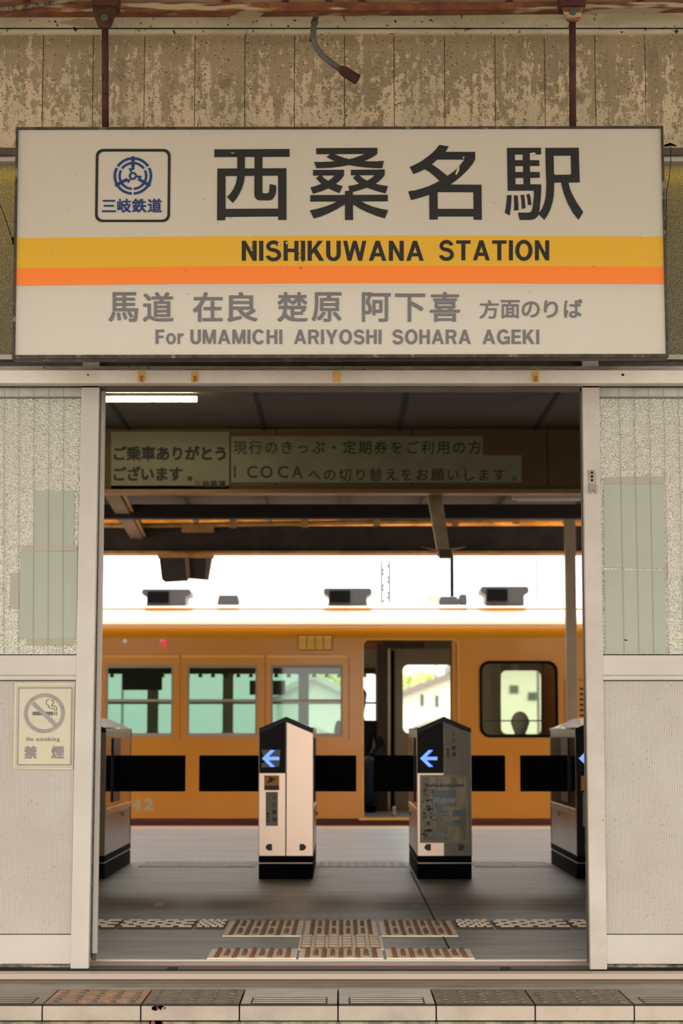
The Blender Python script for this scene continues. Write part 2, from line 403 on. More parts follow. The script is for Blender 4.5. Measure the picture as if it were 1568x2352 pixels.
# ================================================================ large structure
YD = 7.0
ZO = -0.03                                   # outer landing level
YS0, YS1 = yfl(2308, ZO), yfl(2272, ZO)      # edge tiles front/back
YSILL0, YSILL1 = yfl(2249, ZO), yfl(2204.5)
YG, YG2 = 11.26, 12.66                       # ticket gates
YF = 12.72                                   # cladding wall over the way to the platform
YPE = yfl(1897)                              # platform edge
ZC = zat(985, YF)                            # hall ceiling
ZR = 3.46
# hall floor, platform, outside
struct(MB().box(-3.4, 3.4, YSILL1, YF + .02, -.25, 0).build('floor', CONC))
struct(MB().box(-30, 30, YF + .02, YPE - .55, -.9, 0).build('floor_platform', PLAT))
struct(MB().box(-30, 30, YPE - .55, YPE, -.9, .002).build('trim_1', M('platform_edge_cream', (250, 226, 196), rough=.5)))
struct(MB().box(-3.4, 3.4, YS1, YSILL0, -.6, ZO).build('floor_landing', STEPC))
mb = MB(); 
for i in range(-9, 9):
    x0 = at(324 + 226 * i, 2330, YS0 + .01)[0]; x1 = at(324 + 226 * (i + 1), 2330, YS0 + .01)[0]
    mb.box(x0 + .004, x1 - .004, YS0 + .012, YS1, -.6, ZO - .052)
struct(mb.build('wall_step', BLOCK, bevel=.004))
struct(MB().box(-3.4, 3.4, YS0 + .02, YS1, -.6, ZO - .054).build('wall_step_core', M('mortar', (150, 142, 126), (120, 112, 96), 20, .9)))
struct(MB().box(-60, 60, -60, YS0 + .02, -.9, -.34).build('floor_street', M('street_asphalt', (112, 106, 98), (98, 92, 84), 2, .8)))
struct(MB().box(-300, 300, YPE, 700, -1.2, -.9).build('floor_trackbed', M('ballast', (130, 118, 104), (100, 92, 82), 20, .9, bump=.5)))
# hall ceiling with battens
mb = MB().box(-3.4, 3.4, 7.12, YF, ZC, ZC + .06)
cl = struct(mb.build('ceiling', CEIL))
mb = MB()
for p in (251, 582, 929, 1280):
    pass
# batten lines run in depth: their x is found from where they meet the cladding wall
for px in (296, 606, 917, 1229):
    x = at(px, 986, YF)[0]; mb.box(x - .012, x + .012, 7.3, YF, ZC - .008, ZC)
for x in (-2.4, 2.4): mb.box(x - .012, x + .012, 7.3, YF, ZC - .008, ZC)
mb.build('battens', M('ceiling_batten', (60, 52, 42), rough=.8), cl)
# hall side walls and the cladding wall over the exit
struct(MB().box(-3.46, -3.4, 7.12, YF, 0, ZR).build('wall_left', HWALL))
struct(MB().box(3.4, 3.46, 7.12, YF, 0, ZR).build('wall_right', HWALL))
wc = struct(MB().box(-3.4, 3.4, YF, YF + .10, zat(1126, YF), ZR).build('wall_cladding', HWALL))
mb = MB()
for px in (635, 1256, 945):
    x = at(px, 1000, YF)[0]; mb.box(x - .003, x + .003, YF - .003, YF, zat(1120, YF), ZC)
mb.build('joint', M('joint_brown', (60, 44, 26), rough=.8), wc)
struct(MB().box(-3.4, 3.4, YF - .03, YF + .10, zat(1134, YF), zat(1125, YF)).build('trim_2', M('bronze_trim', (150, 112, 70), rough=.4, metal=.3)))
struct(MB().box(-3.4, 3.4, YF - .012, YF, zat(1125, YF), zat(1116, YF)).build('trim_3', M('bronze_dark', (96, 78, 50), rough=.6)))
# front wall: boards above, timber backing
YB = 7.05
zt, zb = zat(76, YB), zat(341, YB)
lines = [-130, -14, 98, 213, 331, 447, 562, 676, 791, 905, 1021, 1137, 1251, 1367, 1482, 1597, 1710]
wf = struct(MB().box(-3.4, 3.4, YB + .02, YB + .07, zat(342, YB), ZR + .3).build('wall_front', DARKGAP))
mb = MB()
for i in range(len(lines) - 1):
    x0 = at(lines[i], 200, YB)[0] + .0012; x1 = at(lines[i + 1], 200, YB)[0] - .0012
    n = 4; w = (x1 - x0) / n
    for k in range(n):
        g = 0; g2 = 0
        mb.box(x0 + k * w + g, x0 + (k + 1) * w - g2, YB + (.0 if k % 2 else .0010), YB + .02, zb, zt)
mb.box(-3.4, at(lines[0], 200, YB)[0], YB, YB + .02, zb, zt); mb.box(at(lines[-1], 200, YB)[0], 3.4, YB, YB + .02, zb, zt)
mb.build('board_cladding', BOARD, wf)
mb = MB().box(-3.4, 3.4, YB - .02, YB + .02, zat(76, YB - .02), zat(66.5, YB - .02)); MB().box(-3.4, 3.4, YB - .022, YB + .01, zat(66.5, YB - .022), zat(64, YB - .022)).build('trim_gap', DARKGAP, wf)
mb.box(-3.4, 3.4, YB - .012, YB + .02, zat(79, YB), zat(75, YB)); mb.build('board_trim', FASC, wf)
MB().box(-3.4, 3.4, YB - .026, YB + .02, zat(63, YB - .026), ZR + .3).build('fascia', FASC, wf)
# rails under the boards, over the transom
mb = MB().box(-3.4, 3.4, YB - .01, YB + .05, zat(358, YB), zat(341, YB)); 
struct(mb.build('trim_4', M('window_head_brown', (96, 84, 70), (80, 68, 56), 9, .6)))
struct(MB().box(-3.4, 3.4, YB - .02, YB + .05, zat(374, YB), zat(365, YB)).build('trim_5', WHITE))
struct(MB().box(-3.4, 3.4, YB, YB + .05, zat(366, YB), zat(357, YB)).build('trim_6', GREYAL))
# transom sill assembly under the sign and the door header rail
struct(MB().box(-3.4, 3.4, YB - .03, YB + .08, zat(829, YB), zat(818, YB), ).build('trim_7', WHITE2))
struct(MB().box(-3.4, 3.4, YB + .0, YB + .08, zat(842, YB), zat(829, YB)).build('trim_8', M('dark_aluminium_channel', (92, 84, 74), (70, 62, 54), 14, .6)))  # channel in a darker aluminium tone
hr = struct(MB().box(-3.4, 3.4, YD - .06, YD + .10, zat(880, YD - .06), zat(850, YD - .06)).build('trim_9', M('header_white', (236, 226, 213), (222, 210, 194), 5, .5, spot=(110, 98, 84), sscale=130, sband=(.72, .76)), bevel=.002))
MB().box(-3.4, 3.4, YD - .045, YD + .10, zat(851, YD - .045), zat(841, YD - .045)).build('rail_lip', GREYAL, hr)
MB().box(-3.4, 3.4, YD + .0, YD + .10, zat(890, YD), zat(880, YD)).build('track', M('door_track', (84, 78, 72), (46, 40, 36), 5, .35, .5), hr)
for x0, x1 in ((190, 228), (1337, 1374)):    # short mullion stubs
    MB().rect(x0, 822, x1, 843, YB - .035, .05).build('mullion', WHITE2, hr)
# side returns of the front wall beyond the picture, behind the doors
# transom windows (textured glass)
for i, (a, b) in enumerate(((-700, 700), (868, 2270))):
    w = MB().rect(a, 375, b, 819, YB + .02, .006).build('window_%d' % (i + 1), FROSTY); struct(w)
# sill track
mb = MB().box(-3.4, 3.4, YSILL0, YSILL1, -.30, -.018)
sl = struct(mb.build('trim_10', M('sill_aluminium', (120, 104, 92), (96, 82, 71), 14, .7, 0, stretch=(1, 6, 1))))
ys = lambda py: yfl(py, -.005)
MB().box(-3.4, 3.4, ys(2209.5) + .002, YSILL1, -.02, -.002).build('riser', M('riser_pink', (150, 131, 116), (132, 114, 100), 9, .6, stretch=(.5, 1, 6)), sl)
MB().box(-3.4, 3.4, ys(2209.5), YSILL1, -.003, .002).build('rail_lip', M('bright_rail', (206, 198, 188), rough=.3, metal=.4), sl)
MB().box(-3.4, 3.4, ys(2239), ys(2232.5), -.02, -.002).build('rail_lip', M('rail_pink', (172, 153, 138), rough=.5), sl)
MB().box(-3.4, 3.4, ys(2226), ys(2221), -.02, -.013).build('groove', DARKGAP, sl)
MB().box(-3.4, 3.4, ys(2232), ys(2229.5), -.02, -.013).build('groove', DARKGAP, sl)
MB().box(-3.4, 3.4, YSILL0 - .02, ys(2240), -.05, -.022).build('skirt', M('sill_shadowed_brown', (92, 80, 66), rough=.7), sl)  # shading below the sill, painted as a dark brown strip
for px in (398, 1158):
    MB().box(*[fl(px + k, 2222, -.012)[0] for k in (-11, 11)], ys(2225), ys(2219), -.02, -.008).build('drain_slot', DARKGAP, sl)
# canopy over the entrance
struct(MB().box(-6, 6, 1.4, YB + .07, ZR, ZR + .12).build('ceiling_canopy', M('canopy_underside', (196, 184, 160), (180, 168, 146), 3, .8)))

# ---------------------------------------------------------------- doors
def sliding_door(n, side):
    S = (lambda x: x) if side < 0 else None
    root = bpy.data.objects.new('door_%d' % n, None); COL.objects.link(root); root['kind'] = 'structure'
    if side < 0:
        root.location = (at(100, 2225, YD)[0], YD, 0)
        st = [(187, 879), (228, 879), (203, 2225), (161.5, 2225)]
        e = lambda y: 187 + (161.5 - 187) * (y - 879) / 1346 + 1
        X = -420
    else:
        root.location = (at(1480, 2225, YD)[0], YD, 0)
        st = [(1337, 879), (1376, 879), (1394, 2227), (1355.5, 2227)]
        e = lambda y: 1376 + 18 * (y - 879) / 1348 - 1
        X = 1990
    MB().pp(st, YD, .035).build('stile', WHITE2 if side > 0 else WHITE, root, bevel=.002)
    def band(y0, y1, Y, d): return MB().pp([(X, y0), (e(y0), y0), (e(y1), y1), (X, y1)], Y, d)
    band(1505, 1562, YD + .004, .028).build('middle_rail', WHITE, root, bevel=.0015)
    b = MB()
    b.pp([(X, 1550), (e(1550), 1550), (e(1550), 1552), (X, 1552)], YD + .0025, .002); b.build('rail_groove', GREYAL, root)
    band(2147, 2214, YD + .004, .028).build('bottom_rail', WHITE, root, bevel=.0015)
    band(2214, 2222, YD + .012, .02).build('weather_strip', M('grimy_strip', (150, 136, 116), (50, 44, 38), 60, .7, stretch=(.4, 1, 1)), root)
    band(1558, 2150, YD + .014, .01).build('lower_panel', RIB, root)
    band(884, 1506, YD + .016, .005).build('glass_pane', FROST, root)
    for q in range(1, 9):
        off = (q * 34 + (8 if side < 0 else 12)) * side
        xa, xb = e(890) + off, e(1503) + off + (0 if side < 0 else -6) + 10
        MB().pp([(xa - .45, 890), (xa + .45, 890), (xb + .45, 1503), (xb - .45, 1503)], YD + .0108, .0006).build('glass_wire', M('wire_dark', (136, 138, 118), rough=.6), root)
    band(885, 912, YD + .012, .003).build('top_strip', M('pale_strip', (176, 176, 160), (160, 160, 146), 20, .35), root)  # pale plate for the inner header seen behind the glass
    band(911, 915, YD + .011, .004).build('top_strip_edge', M('strip_edge', (104, 98, 78), rough=.5), root)
    band(1503, 1506.5, YD + .010, .004).build('gasket', DARKGAP, root)
    band(1560.5, 1564, YD + .010, .004).build('gasket', M('gasket_grey', (70, 62, 50), rough=.8), root)
    band(2145, 2148.5, YD + .010, .004).build('gasket', DARKGAP, root)
    band(880, 886, YD + .002, .02).build('top_dark_rail', M('top_rail_brown', (90, 82, 66), rough=.6), root)  # thin dark brown rail along the top of the door
    return root
sliding_door(1, -1); d2 = sliding_door(2, 1)
# the edge of the second left door behind the first, and the right jamb
d3 = bpy.data.objects.new('door_3', None); COL.objects.link(d3); d3['kind'] = 'structure'; d3.location = (at(225, 2190, YD + .08)[0], YD + .08, 0)
MB().pp([(232, 888), (241, 888), (222, 2190), (211, 2190)], YD + .075, .035).build('stile', WHITE, d3, bevel=.0015)
MB().pp([(222, 886), (233, 886), (212, 2200), (200, 2200)], YD + .085, .02).build('meeting_strip', GREYAL, d3)
MB().pp([(210, 2190), (219, 2190), (219, 2207), (209, 2207)], YD + .085, .02).build('guide_shoe', M('shoe_brown', (96, 78, 62), rough=.6), d3)
d4 = bpy.data.objects.new('door_4', None); COL.objects.link(d4); d4['kind'] = 'structure'; d4.location = (at(1360, 2190, YD + .08)[0], YD + .08, 0)
MB().pp([(1333, 888), (1342, 888), (1362, 2212), (1349, 2212)], YD + .075, .03).build('stile', M('jamb_dark', (88, 80, 64), (70, 64, 50), 8, .5), d4)
MB().pp([(1341, 888), (1345, 888), (1364, 2212), (1357, 2212)], YD + .06, .016).build('edge_strip', M('jamb_light', (160, 158, 140), rough=.4), d4)
# structural jambs past the doors
struct(MB().box(-3.4, at(-420, 1500, 7)[0], YD, YD + .1, -.02, zat(880, YD)).build('wall_front_left_end', WHITE))
struct(MB().box(at(1990, 1500, 7)[0], 3.4, YD, YD + .1, -.02, zat(880, YD)).build('wall_front_right_end', WHITE))

# ================================================================ station sign
YN = 6.60
sg = thing('station_sign', (0, YN + .04, zat(820, YN)), 'large white station name sign with yellow and orange stripes hung above the doorway', 'sign')
out = [(37, 293), (1522, 290.5), (1535, 820), (28, 824)]
inn = [(42, 298), (1517, 295), (1529, 813.5), (34.5, 816)]
MB().pp(inn, YN + .003, .06).build('panel', SIGNW, sg)
plate('frame', [[at(*p, YN) for p in out], [at(*p, YN) for p in inn]], YN - .006, .075, SFRAME, sg)
def edge(side, y):   # x of the inner frame edge at a picture height
    a, b = (inn[0], inn[3]) if side < 0 else (inn[1], inn[2])
    return a[0] + (b[0] - a[0]) * (y - a[1]) / (b[1] - a[1])
def stripe(yl, ym, yr, zl, zm, zr):   # left, mid, right heights of the upper then lower edge
    top = [(edge(-1, yl), yl), (400, (yl + ym) / 2 - .8), (784, ym), (1150, (ym + yr) / 2 - .8), (edge(1, yr), yr)]
    bot = [(edge(1, zr), zr), (1150, (zm + zr) / 2 - .8), (784, zm), (400, (zm + zl) / 2 - .8), (edge(-1, zl), zl)]
    return top + bot
YI = YN + .0015
MB().flat([at(*p, YI) for p in stripe(547, 541, 543.5, 616.5, 610, 613)], YI).build('yellow_stripe', YEL, sg)
MB().flat([at(*p, YI) for p in stripe(616.5, 610, 613, 656, 650, 652.5)], YI).build('orange_stripe', ORA, sg)
YL = YN + .0006
def hole_flat(mb, loops, Y):
    o = plate('t', loops, Y, .0002, INK); mb.add([v.co[:] for v in o.data.vertices], [tuple(p.vertices) for p in o.data.polygons])
    me = o.data; bpy.data.objects.remove(o); bpy.data.meshes.remove(me)
KJ = {
 'nishi': (480, [[[(95,142),(1448,134),(1448,274),(95,281)]],
  [[(150,487),(1391,480),(1393,1412),(1243,1412),(1243,1348),(292,1358),(290,1418),(143,1418)],[(296,622),(1242,614),(1243,1208),(296,1212)]],
  [[(507,275),(645,275),(642,600),(636,680),(622,745),(600,820),(560,910),(510,1000),(470,1055),(427,1108),(320,998),(375,945),(420,885),(460,810),(488,730),(502,650),(507,600)]],
  [[(818,270),(960,270),(960,900),(965,925),(985,933),(1050,932),(1068,925),(1080,905),(1086,860),(1092,765),(1206,790),(1210,850),(1200,925),(1180,985),(1150,1030),(1120,1052),(1090,1060),(900,1058),(870,1050),(840,1025),(822,995),(815,960)]]]),
 'kuwa': (700, [[[(203,119),(1303,113),(1303,222),(203,228)]],
  [[(1303,222),(1240,268),(1160,312),(1060,352),(960,385),(788,424),(650,450),(480,470),(350,478),(207,481),(166,366),(290,368),(420,363),(540,354),(640,345),(700,335),(800,318),(900,290),(1000,255),(1090,222)]],
  [[(455,226),(535,226),(600,256),(700,292),(804,320),(940,345),(1060,350),(1180,357),(1300,356),(1421,346),(1391,480),(1250,478),(1100,467),(950,450),(788,422),(680,395),(600,370),(530,350),(450,312),(390,278)]],
  [[(146,512),(704,508),(704,608),(146,614)]],
  [[(704,608),(660,670),(610,720),(555,762),(490,805),(420,842),(300,895),(145,941),(102,824),(200,800),(300,760),(360,735),(418,708),(480,665),(538,608)]],
  [[(265,612),(300,612),(350,665),(418,708),(480,735),(555,762),(610,785),(680,800),(619,930),(520,890),(420,842),(355,805),(297,760),(250,715),(197,660)]],
  [[(828,510),(1437,503),(1435,605),(828,608)]],
  [[(1435,605),(1380,670),(1325,720),(1273,760),(1200,800),(1117,830),(1000,870),(862,908),(803,892),(780,802),(880,785),(980,758),(1050,735),(1120,706),(1195,660),(1262,603)]],
  [[(925,606),(978,606),(1045,665),(1120,706),(1190,735),(1275,762),(1370,785),(1494,802),(1450,934),(1280,888),(1117,830),(1045,798),(980,758),(925,712),(866,652)]],
  [[(98,965),(700,962),(1491,958),(1491,1076),(96,1081)]], [[(722,888),(862,888),(866,1412),(722,1412)]],
  [[(580,1078),(480,1128),(350,1175),(220,1213),(90,1240),(160,1386),(300,1345),(440,1285),(570,1220),(650,1170),(722,1130),(730,1070)]],
  [[(1012,1075),(1100,1125),(1230,1175),(1360,1210),(1500,1236),(1438,1384),(1290,1340),(1130,1275),(1000,1215),(930,1170),(864,1130),(858,1070)]]]),
 'na': (925, [[[(655,58),(823,88),(766,186),(700,260),(620,325),(520,410),(450,460),(390,498),(300,545),(190,587),(121,458),(230,410),(340,350),(450,270),(540,195),(600,135)]],
  [[(740,186),(1300,187),(1300,325),(1250,410),(1180,495),(1100,575),(1030,640),(950,705),(858,772),(760,830),(620,900),(470,960),(330,1005),(148,1055),(93,898),(220,878),(360,840),(480,797),(570,755),(658,708),(740,660),(800,618),(880,565),(960,500),(1040,415),(1105,325),(620,325)]],
  [[(390,498),(520,410),(640,490),(720,555),(800,618),(740,700),(658,708),(560,615),(480,550)]],
  [[(472,900),(620,800),(855,774),(1414,778),(1420,1408),(1272,1408),(1272,1350),(627,1350),(627,1405),(478,1405)],[(622,910),(1268,914),(1272,1212),(627,1212)]]]),
 'eki': (1150, [[[(108,115),(722,113),(722,232),(519,234),(522,335),(690,337),(693,438),(522,441),(524,548),(698,548),(700,652),(526,655),(530,770),(727,771),(724,900),(715,1040),(690,1270),(665,1340),(620,1385),(580,1404),(540,1410),(337,1411),(308,1280),(505,1280),(530,1270),(550,1250),(568,1200),(582,1100),(592,1000),(594,900),(588,884),(122,886),(116,500)],
   [(250,234),(392,232),(394,335),(252,337)],[(255,443),(398,441),(402,548),(258,550)],[(259,656),(404,654),(407,770),(262,772)]],
  [[(108,967),(192,965),(188,1080),(178,1200),(158,1330),(68,1284),(85,1210),(100,1090)]], [[(231,970),(302,970),(312,1100),(318,1236),(235,1242),(240,1120)]],
  [[(354,966),(418,957),(432,1080),(443,1200),(374,1212),(370,1090)]], [[(460,950),(516,942),(535,1030),(550,1137),(489,1146),(478,1040)]],
  [[(800,115),(1400,112),(1418,735),(1218,738),(1240,850),(1290,960),(1360,1090),(1482,1270),(1397,1413),(1300,1290),(1210,1130),(1140,960),(1100,820),(1082,738),(958,738),(958,870),(950,980),(930,1090),(890,1220),(840,1325),(782,1411),(675,1305),(740,1210),(780,1110),(805,1000),(815,880),(818,735),(808,500)],[(948,256),(1256,254),(1266,580),(1250,596),(975,600),(955,585)]]])}
for nm_, (ox_, strokes) in KJ.items():
    mb = MB()
    for i_, loops in enumerate(strokes):
        Yk_ = YL - .00008 * i_; hole_flat(mb, [[at(ox_ + x / 7.84, 325 + y / 7.84, Yk_) for x, y in L] for L in loops], Yk_)
    mb.build('station_name_character', INK, sg)
mb = MB()
for ch, bx in () and (('西', (490, 342, 665, 507)), ('桑', (711, 338, 892, 506)), ('名', (938, 333, 1108, 506)), ('駅', (1159, 339, 1340, 506))):
    pass
for w_, a_, b_, c_ in (('NISHIKUWANA', 555, 973, 599), ('STATION', 1008, 1261, 598)):
    mb = MB(); put_latin(mb, w_, a_, b_, c_ - 46, c_, YL); mb.build('romanised_name', INK, sg)
DST = []
for ch, x0, x1 in (('馬', 249, 317), ('道', 328, 398), ('在', 443, 511), ('良', 522, 591), ('楚', 637, 706), ('原', 716, 784), ('阿', 831, 897), ('下', 907, 976), ('喜', 987, 1056)):
    if ch in '馬在楚阿': mb = MB(); DST.append(mb)
    put_glyph(mb, ch, (x0, 671 if ch != '下' else 674, x1, 739), YL, 1.1)
mb = MB(); DST.append(mb)
for ch, x0, x1, y0, y1 in (('方', 1101, 1145, 689, 732), ('面', 1150, 1193, 689, 731), ('の', 1198, 1239, 692, 729), ('り', 1249, 1281, 690, 730), ('ば', 1295, 1337, 687, 730)):
    put_glyph(mb, ch, (x0, y0, x1, y1), YL, .7)
for mb in DST: mb.build('destination_name', INKL, sg)
for s, a, b in (('For', 357, 421), ('UMAMICHI', 437, 648), ('ARIYOSHI', 675, 876), ('SOHARA', 901, 1081), ('AGEKI', 1108, 1238)):
    mb = MB(); put_latin(mb, s, a, b, 757, 790, YL, .14); mb.build('romanised_destination', INKL, sg)
# company mark
lg = plate('logo_frame', [prr(219, 342, 391, 510, YL, 17), prr(225, 348, 385, 504.5, YL, 13)], YL - .0002, .0006, INK, sg)
kx = YL / FPX
lx, lz = at(305, 404, YL)
mb = MB()
LZ = .0001
def ring(r0, r1, a0, a1, n=24):
    pts = [(lx + r1 * kx * math.cos(math.radians(a0 + (a1 - a0) * i / n)), lz + r1 * kx * math.sin(math.radians(a0 + (a1 - a0) * i / n))) for i in range(n + 1)]
    ptsi = [(lx + r0 * kx * math.cos(math.radians(a0 + (a1 - a0) * i / n)), lz + r0 * kx * math.sin(math.radians(a0 + (a1 - a0) * i / n))) for i in range(n + 1)]
    for i in range(n): mb.flat([ptsi[i], pts[i], pts[i + 1], ptsi[i + 1]], YL + (.0 if r1 > 12 else -.0005))
for c in (90, 210, 330):
    ring(39.5, 45.5, c - 57, c + 57); ring(28.5, 34, c - 55.5, c + 55.5)
    def rot(p, a): return (lx + kx * (p[0] * math.cos(a) - p[1] * math.sin(a)), lz + kx * (p[0] * math.sin(a) + p[1] * math.cos(a)))
    a = math.radians(c - 90)
    for P in ([(-4, 46.5), (4, 46.5), (3.2, 15), (-3.6, 18)], [(-5, 45), (-2, 47.5), (2, 47.5), (5, 45)], [(-10.5, 18.5), (-3.6, 18.5), (-2, 14), (-4, 7), (-6.5, 10)], [(-3.8, 18.5), (3.2, 18.5), (3.2, 15), (-3.8, 14)]):
        LZ += .00006; mb.flat([rot(p, a) for p in P], YL - LZ)
ring(5, 9.6, 0, 360, 30)
mb.build('logo_wheel', BLUE, sg)
mb = MB()
for ch, x0, x1, y0, y1 in (('三', 234, 266, 459, 487), ('岐', 269, 301, 456, 488), ('鉄', 303, 336, 456, 488), ('道', 339, 371.5, 456, 488)):
    put_glyph(mb, ch, (x0, y0, x1, y1), YL, .7)
mb.build('logo_lettering', BLUE, sg)
# chips and stains in the lettering
mb = MB()
for P in ([(1045, 400), (1050, 386), (1055, 380), (1054, 392), (1048, 402)], [(1216, 352), (1226, 350), (1232, 353), (1222, 356), (1216, 358)],
          [(637, 560), (641, 557), (643, 563), (640, 568)], [(655, 557), (662, 554), (658, 562)], [(1062, 362), (1066, 358), (1065, 366)], [(528, 349), (533, 351), (540, 350), (534, 353)]):
    MB().flat([at(*p, YL - .0009) for p in P], YL - .0009).build('paint_chip', M('chip_cream', (196, 184, 158), rough=.7), sg)
mb = MB()
for _ in range(46):
    cx, cy = random.choice([(580, 570), (581, 578), (691, 562), (692, 580), (690, 605)]); cx += random.gauss(0, 4); cy += random.gauss(0, 10); r = random.uniform(.5, 1.6)
    mb.flat([at(cx + r * math.cos(t) * random.uniform(.6, 1.2), cy + r * math.sin(t) * random.uniform(.8, 1.8), YL - .0006) for t in [k * PI / 3 for k in range(6)]], YL - .0006)
for _ in range(60):
    cx, cy = random.uniform(60, 1500), random.uniform(305, 800); r = random.uniform(.5, 1.1)
    mb.flat([at(cx + r * math.cos(t), cy + r * math.sin(t) * random.uniform(.8, 1.8), YL - .0007) for t in [k * PI / 3 for k in range(6)]], YL - .0007)
mb.build('rust_speck', M('speck_rust', (96, 66, 34), rough=.8), sg)['kind'] = 'stuff'

# hanger rods with brackets
YR = 6.64
for px, hi, lab in ((239, 55, 'rusty hanger rod and bracket holding the sign above its company mark'), (1315, 40, 'rusty hanger rod with round bolt bracket holding the sign above the last big character')):
    h = thing('sign_hanger', (at(px, 200, YR)[0], YR, zat(292, YR)), lab, 'hanger', 'rods holding the station sign')
    zt_ = zat(-12, YR)
    a = at(px + .5, 30, YR); b = at(px + 1.5, 293, YR)
    MB().tube([(a[0], YR + .02, a[1]), (b[0], YR + .02, b[1])], 8.2 * YR / FPX, 14).build('rod', RUSTD, h, smooth=True)
    MB().pp([(px - 25, hi - 45), (px + 27, hi - 45), (px + 28, hi - 28), (px + 16, hi + 4), (px + 12, hi + 8), (px - 11, hi + 8), (px - 15, hi + 4), (px - 27, hi - 28)], YR - .012, .012).build('bracket', RUSTD if px < 700 else RUST, h, bevel=.002)
    MB().pp([(px - 30, -20), (px + 32, -20), (px + 30, 12), (px - 28, 12)], YR - .03, .09).build('clamp', RUSTD, h, bevel=.002)
    c = at(px + .5, hi - 15, YR - .02)
    MB().prism(circ(c[0], c[1], 9 * YR / FPX, n=20), YR - .02, .01).build('bolt', M('bolt_grey', (90, 88, 82), rough=.5, metal=.6), h, bevel=.0015)
# rusty beam
bm_ = thing('steel_beam', (0, 6.72, zat(20, 6.7)), 'rusty orange steel beam with bolts running along the top of the boards', 'beam')
MB().pp([(-700, 27), (500, 26), (1000, 22), (2300, 8), (2300, 4), (-700, 5)], 6.70, .06).build('lower_flange', RUST, bm_, bevel=.002)
MB().pp([(-700, 6), (2300, 4), (2300, -60), (-700, -60)], 6.725, .03).build('web', M('web_paint', (150, 128, 100), (120, 84, 56), 12, .8, stretch=(.6, 1, 3)), bm_)
mb = MB()
for px in (655, 755, 832, 520, 1170, 1470, 60):
    c = at(px, 1, 6.705); MB().prism(circ(c[0], c[1], 8 * 6.7 / FPX, n=12), 6.705, .02).build('bolt_head', RUSTD, bm_, bevel=.0015)
p = [at(a, b, 6.66) for a, b in ((-60, 30), (0, 20), (40, 16), (100, 7), (170, -6))]
t = thing('old_strut', (p[0][0], 6.66, p[0][1]), 'flaking pale strut slanting over the rusty beam in the top corner', 'strut')
MB().tube([(a, 6.66 + i * .004, b) for i, (a, b) in enumerate(p)], .008, 8).build('strut_bar', M('flaking_paint', (150, 138, 112), (60, 40, 28), 50, .8), t)

# conduit with rusty mouth
YQ = 6.86
cd = thing('conduit', (at(740, 60, YQ)[0], YQ, zat(60, YQ)), 'old grey bent conduit with a rusty open mouth hanging before the boards', 'pipe')
pts = [(742, -30), (736, 6), (730, 26), (724, 48), (720, 70), (719, 92), (724, 110), (738, 128), (760, 146), (782, 162)]
MB().tube([(at(a, b, YQ)[0], YQ - .02 + .012 * math.sin(i), at(a, b, YQ)[1]) for i, (a, b) in enumerate(pts)], [7 * YQ / FPX] * 10, 12).build('pipe', M('pipe_grey', (104, 100, 88), (84, 80, 70), 20, .6, spot=(200, 190, 170), sscale=60, sband=(.68, .72)), cd, smooth=True)
q = [(782, 162), (790, 168), (812, 182), (821, 187)]
MB().tube([(at(a, b, YQ)[0], YQ - .02, at(a, b, YQ)[1]) for a, b in q], [9 * YQ / FPX, 12.5 * YQ / FPX, 13 * YQ / FPX, 13 * YQ / FPX], 12, cap=False).build('rusty_mouth', RUSTD, cd, smooth=True)
MB().tube([(at(a, b, YQ)[0], YQ - .02, at(a, b, YQ)[1]) for a, b in q[:3]], [8 * YQ / FPX, 11.5 * YQ / FPX, 12 * YQ / FPX], 12).build('mouth_lining', BLACK, cd)
mb = MB()
for a, b, r in ((725, 34, 10), (718, 96, 8.5), (722, 56, 8.6)):
    x, z = at(a, b, YQ); MB().tube([(x + .002, YQ - .02, z + .006), (x - .001, YQ - .02, z - .006)], r * YQ / FPX, 10).build('clip', M('clip_dark', (60, 56, 48), rough=.8), cd)
# wires beside the sign
def wire(name, pts, r, Y, lab):
    c = thing(name, (at(*pts[-1], Y)[0], Y, at(*pts[-1], Y)[1]), lab, 'wire')
    MB().tube([(at(a, b, Y)[0], Y, at(a, b, Y)[1]) for a, b in pts], r, 6).build('strand', DARKGAP, c)
    return c
w = wire('tie_wire', [(-30, 395), (-8, 450), (8, 490), (20, 525), (30, 556)], .0016, 6.62, 'thin black twisted wire tied to the sign edge by the yellow stripe')
x, z = at(29.5, 552, 6.61); MB().tube([(x - .004, 6.62, z + .012), (x + .003, 6.62, z), (x, 6.62, z - .012)], [.004, .007, .003], 8).build('knot', BLACK, w)
w = wire('tie_wire', [(1540, 338), (1540, 372), (1536, 410), (1530, 445), (1529, 548)], .0014, 6.66, 'thin black wire hanging beside the sign under the dark boards')
x, z = at(1538, 335, 6.66); MB().tube([(x - .02, 6.66, z), (x, 6.655, z + .004), (x + .022, 6.66, z)], [.003, .006, .002], 8).build('knot', BLACK, w)

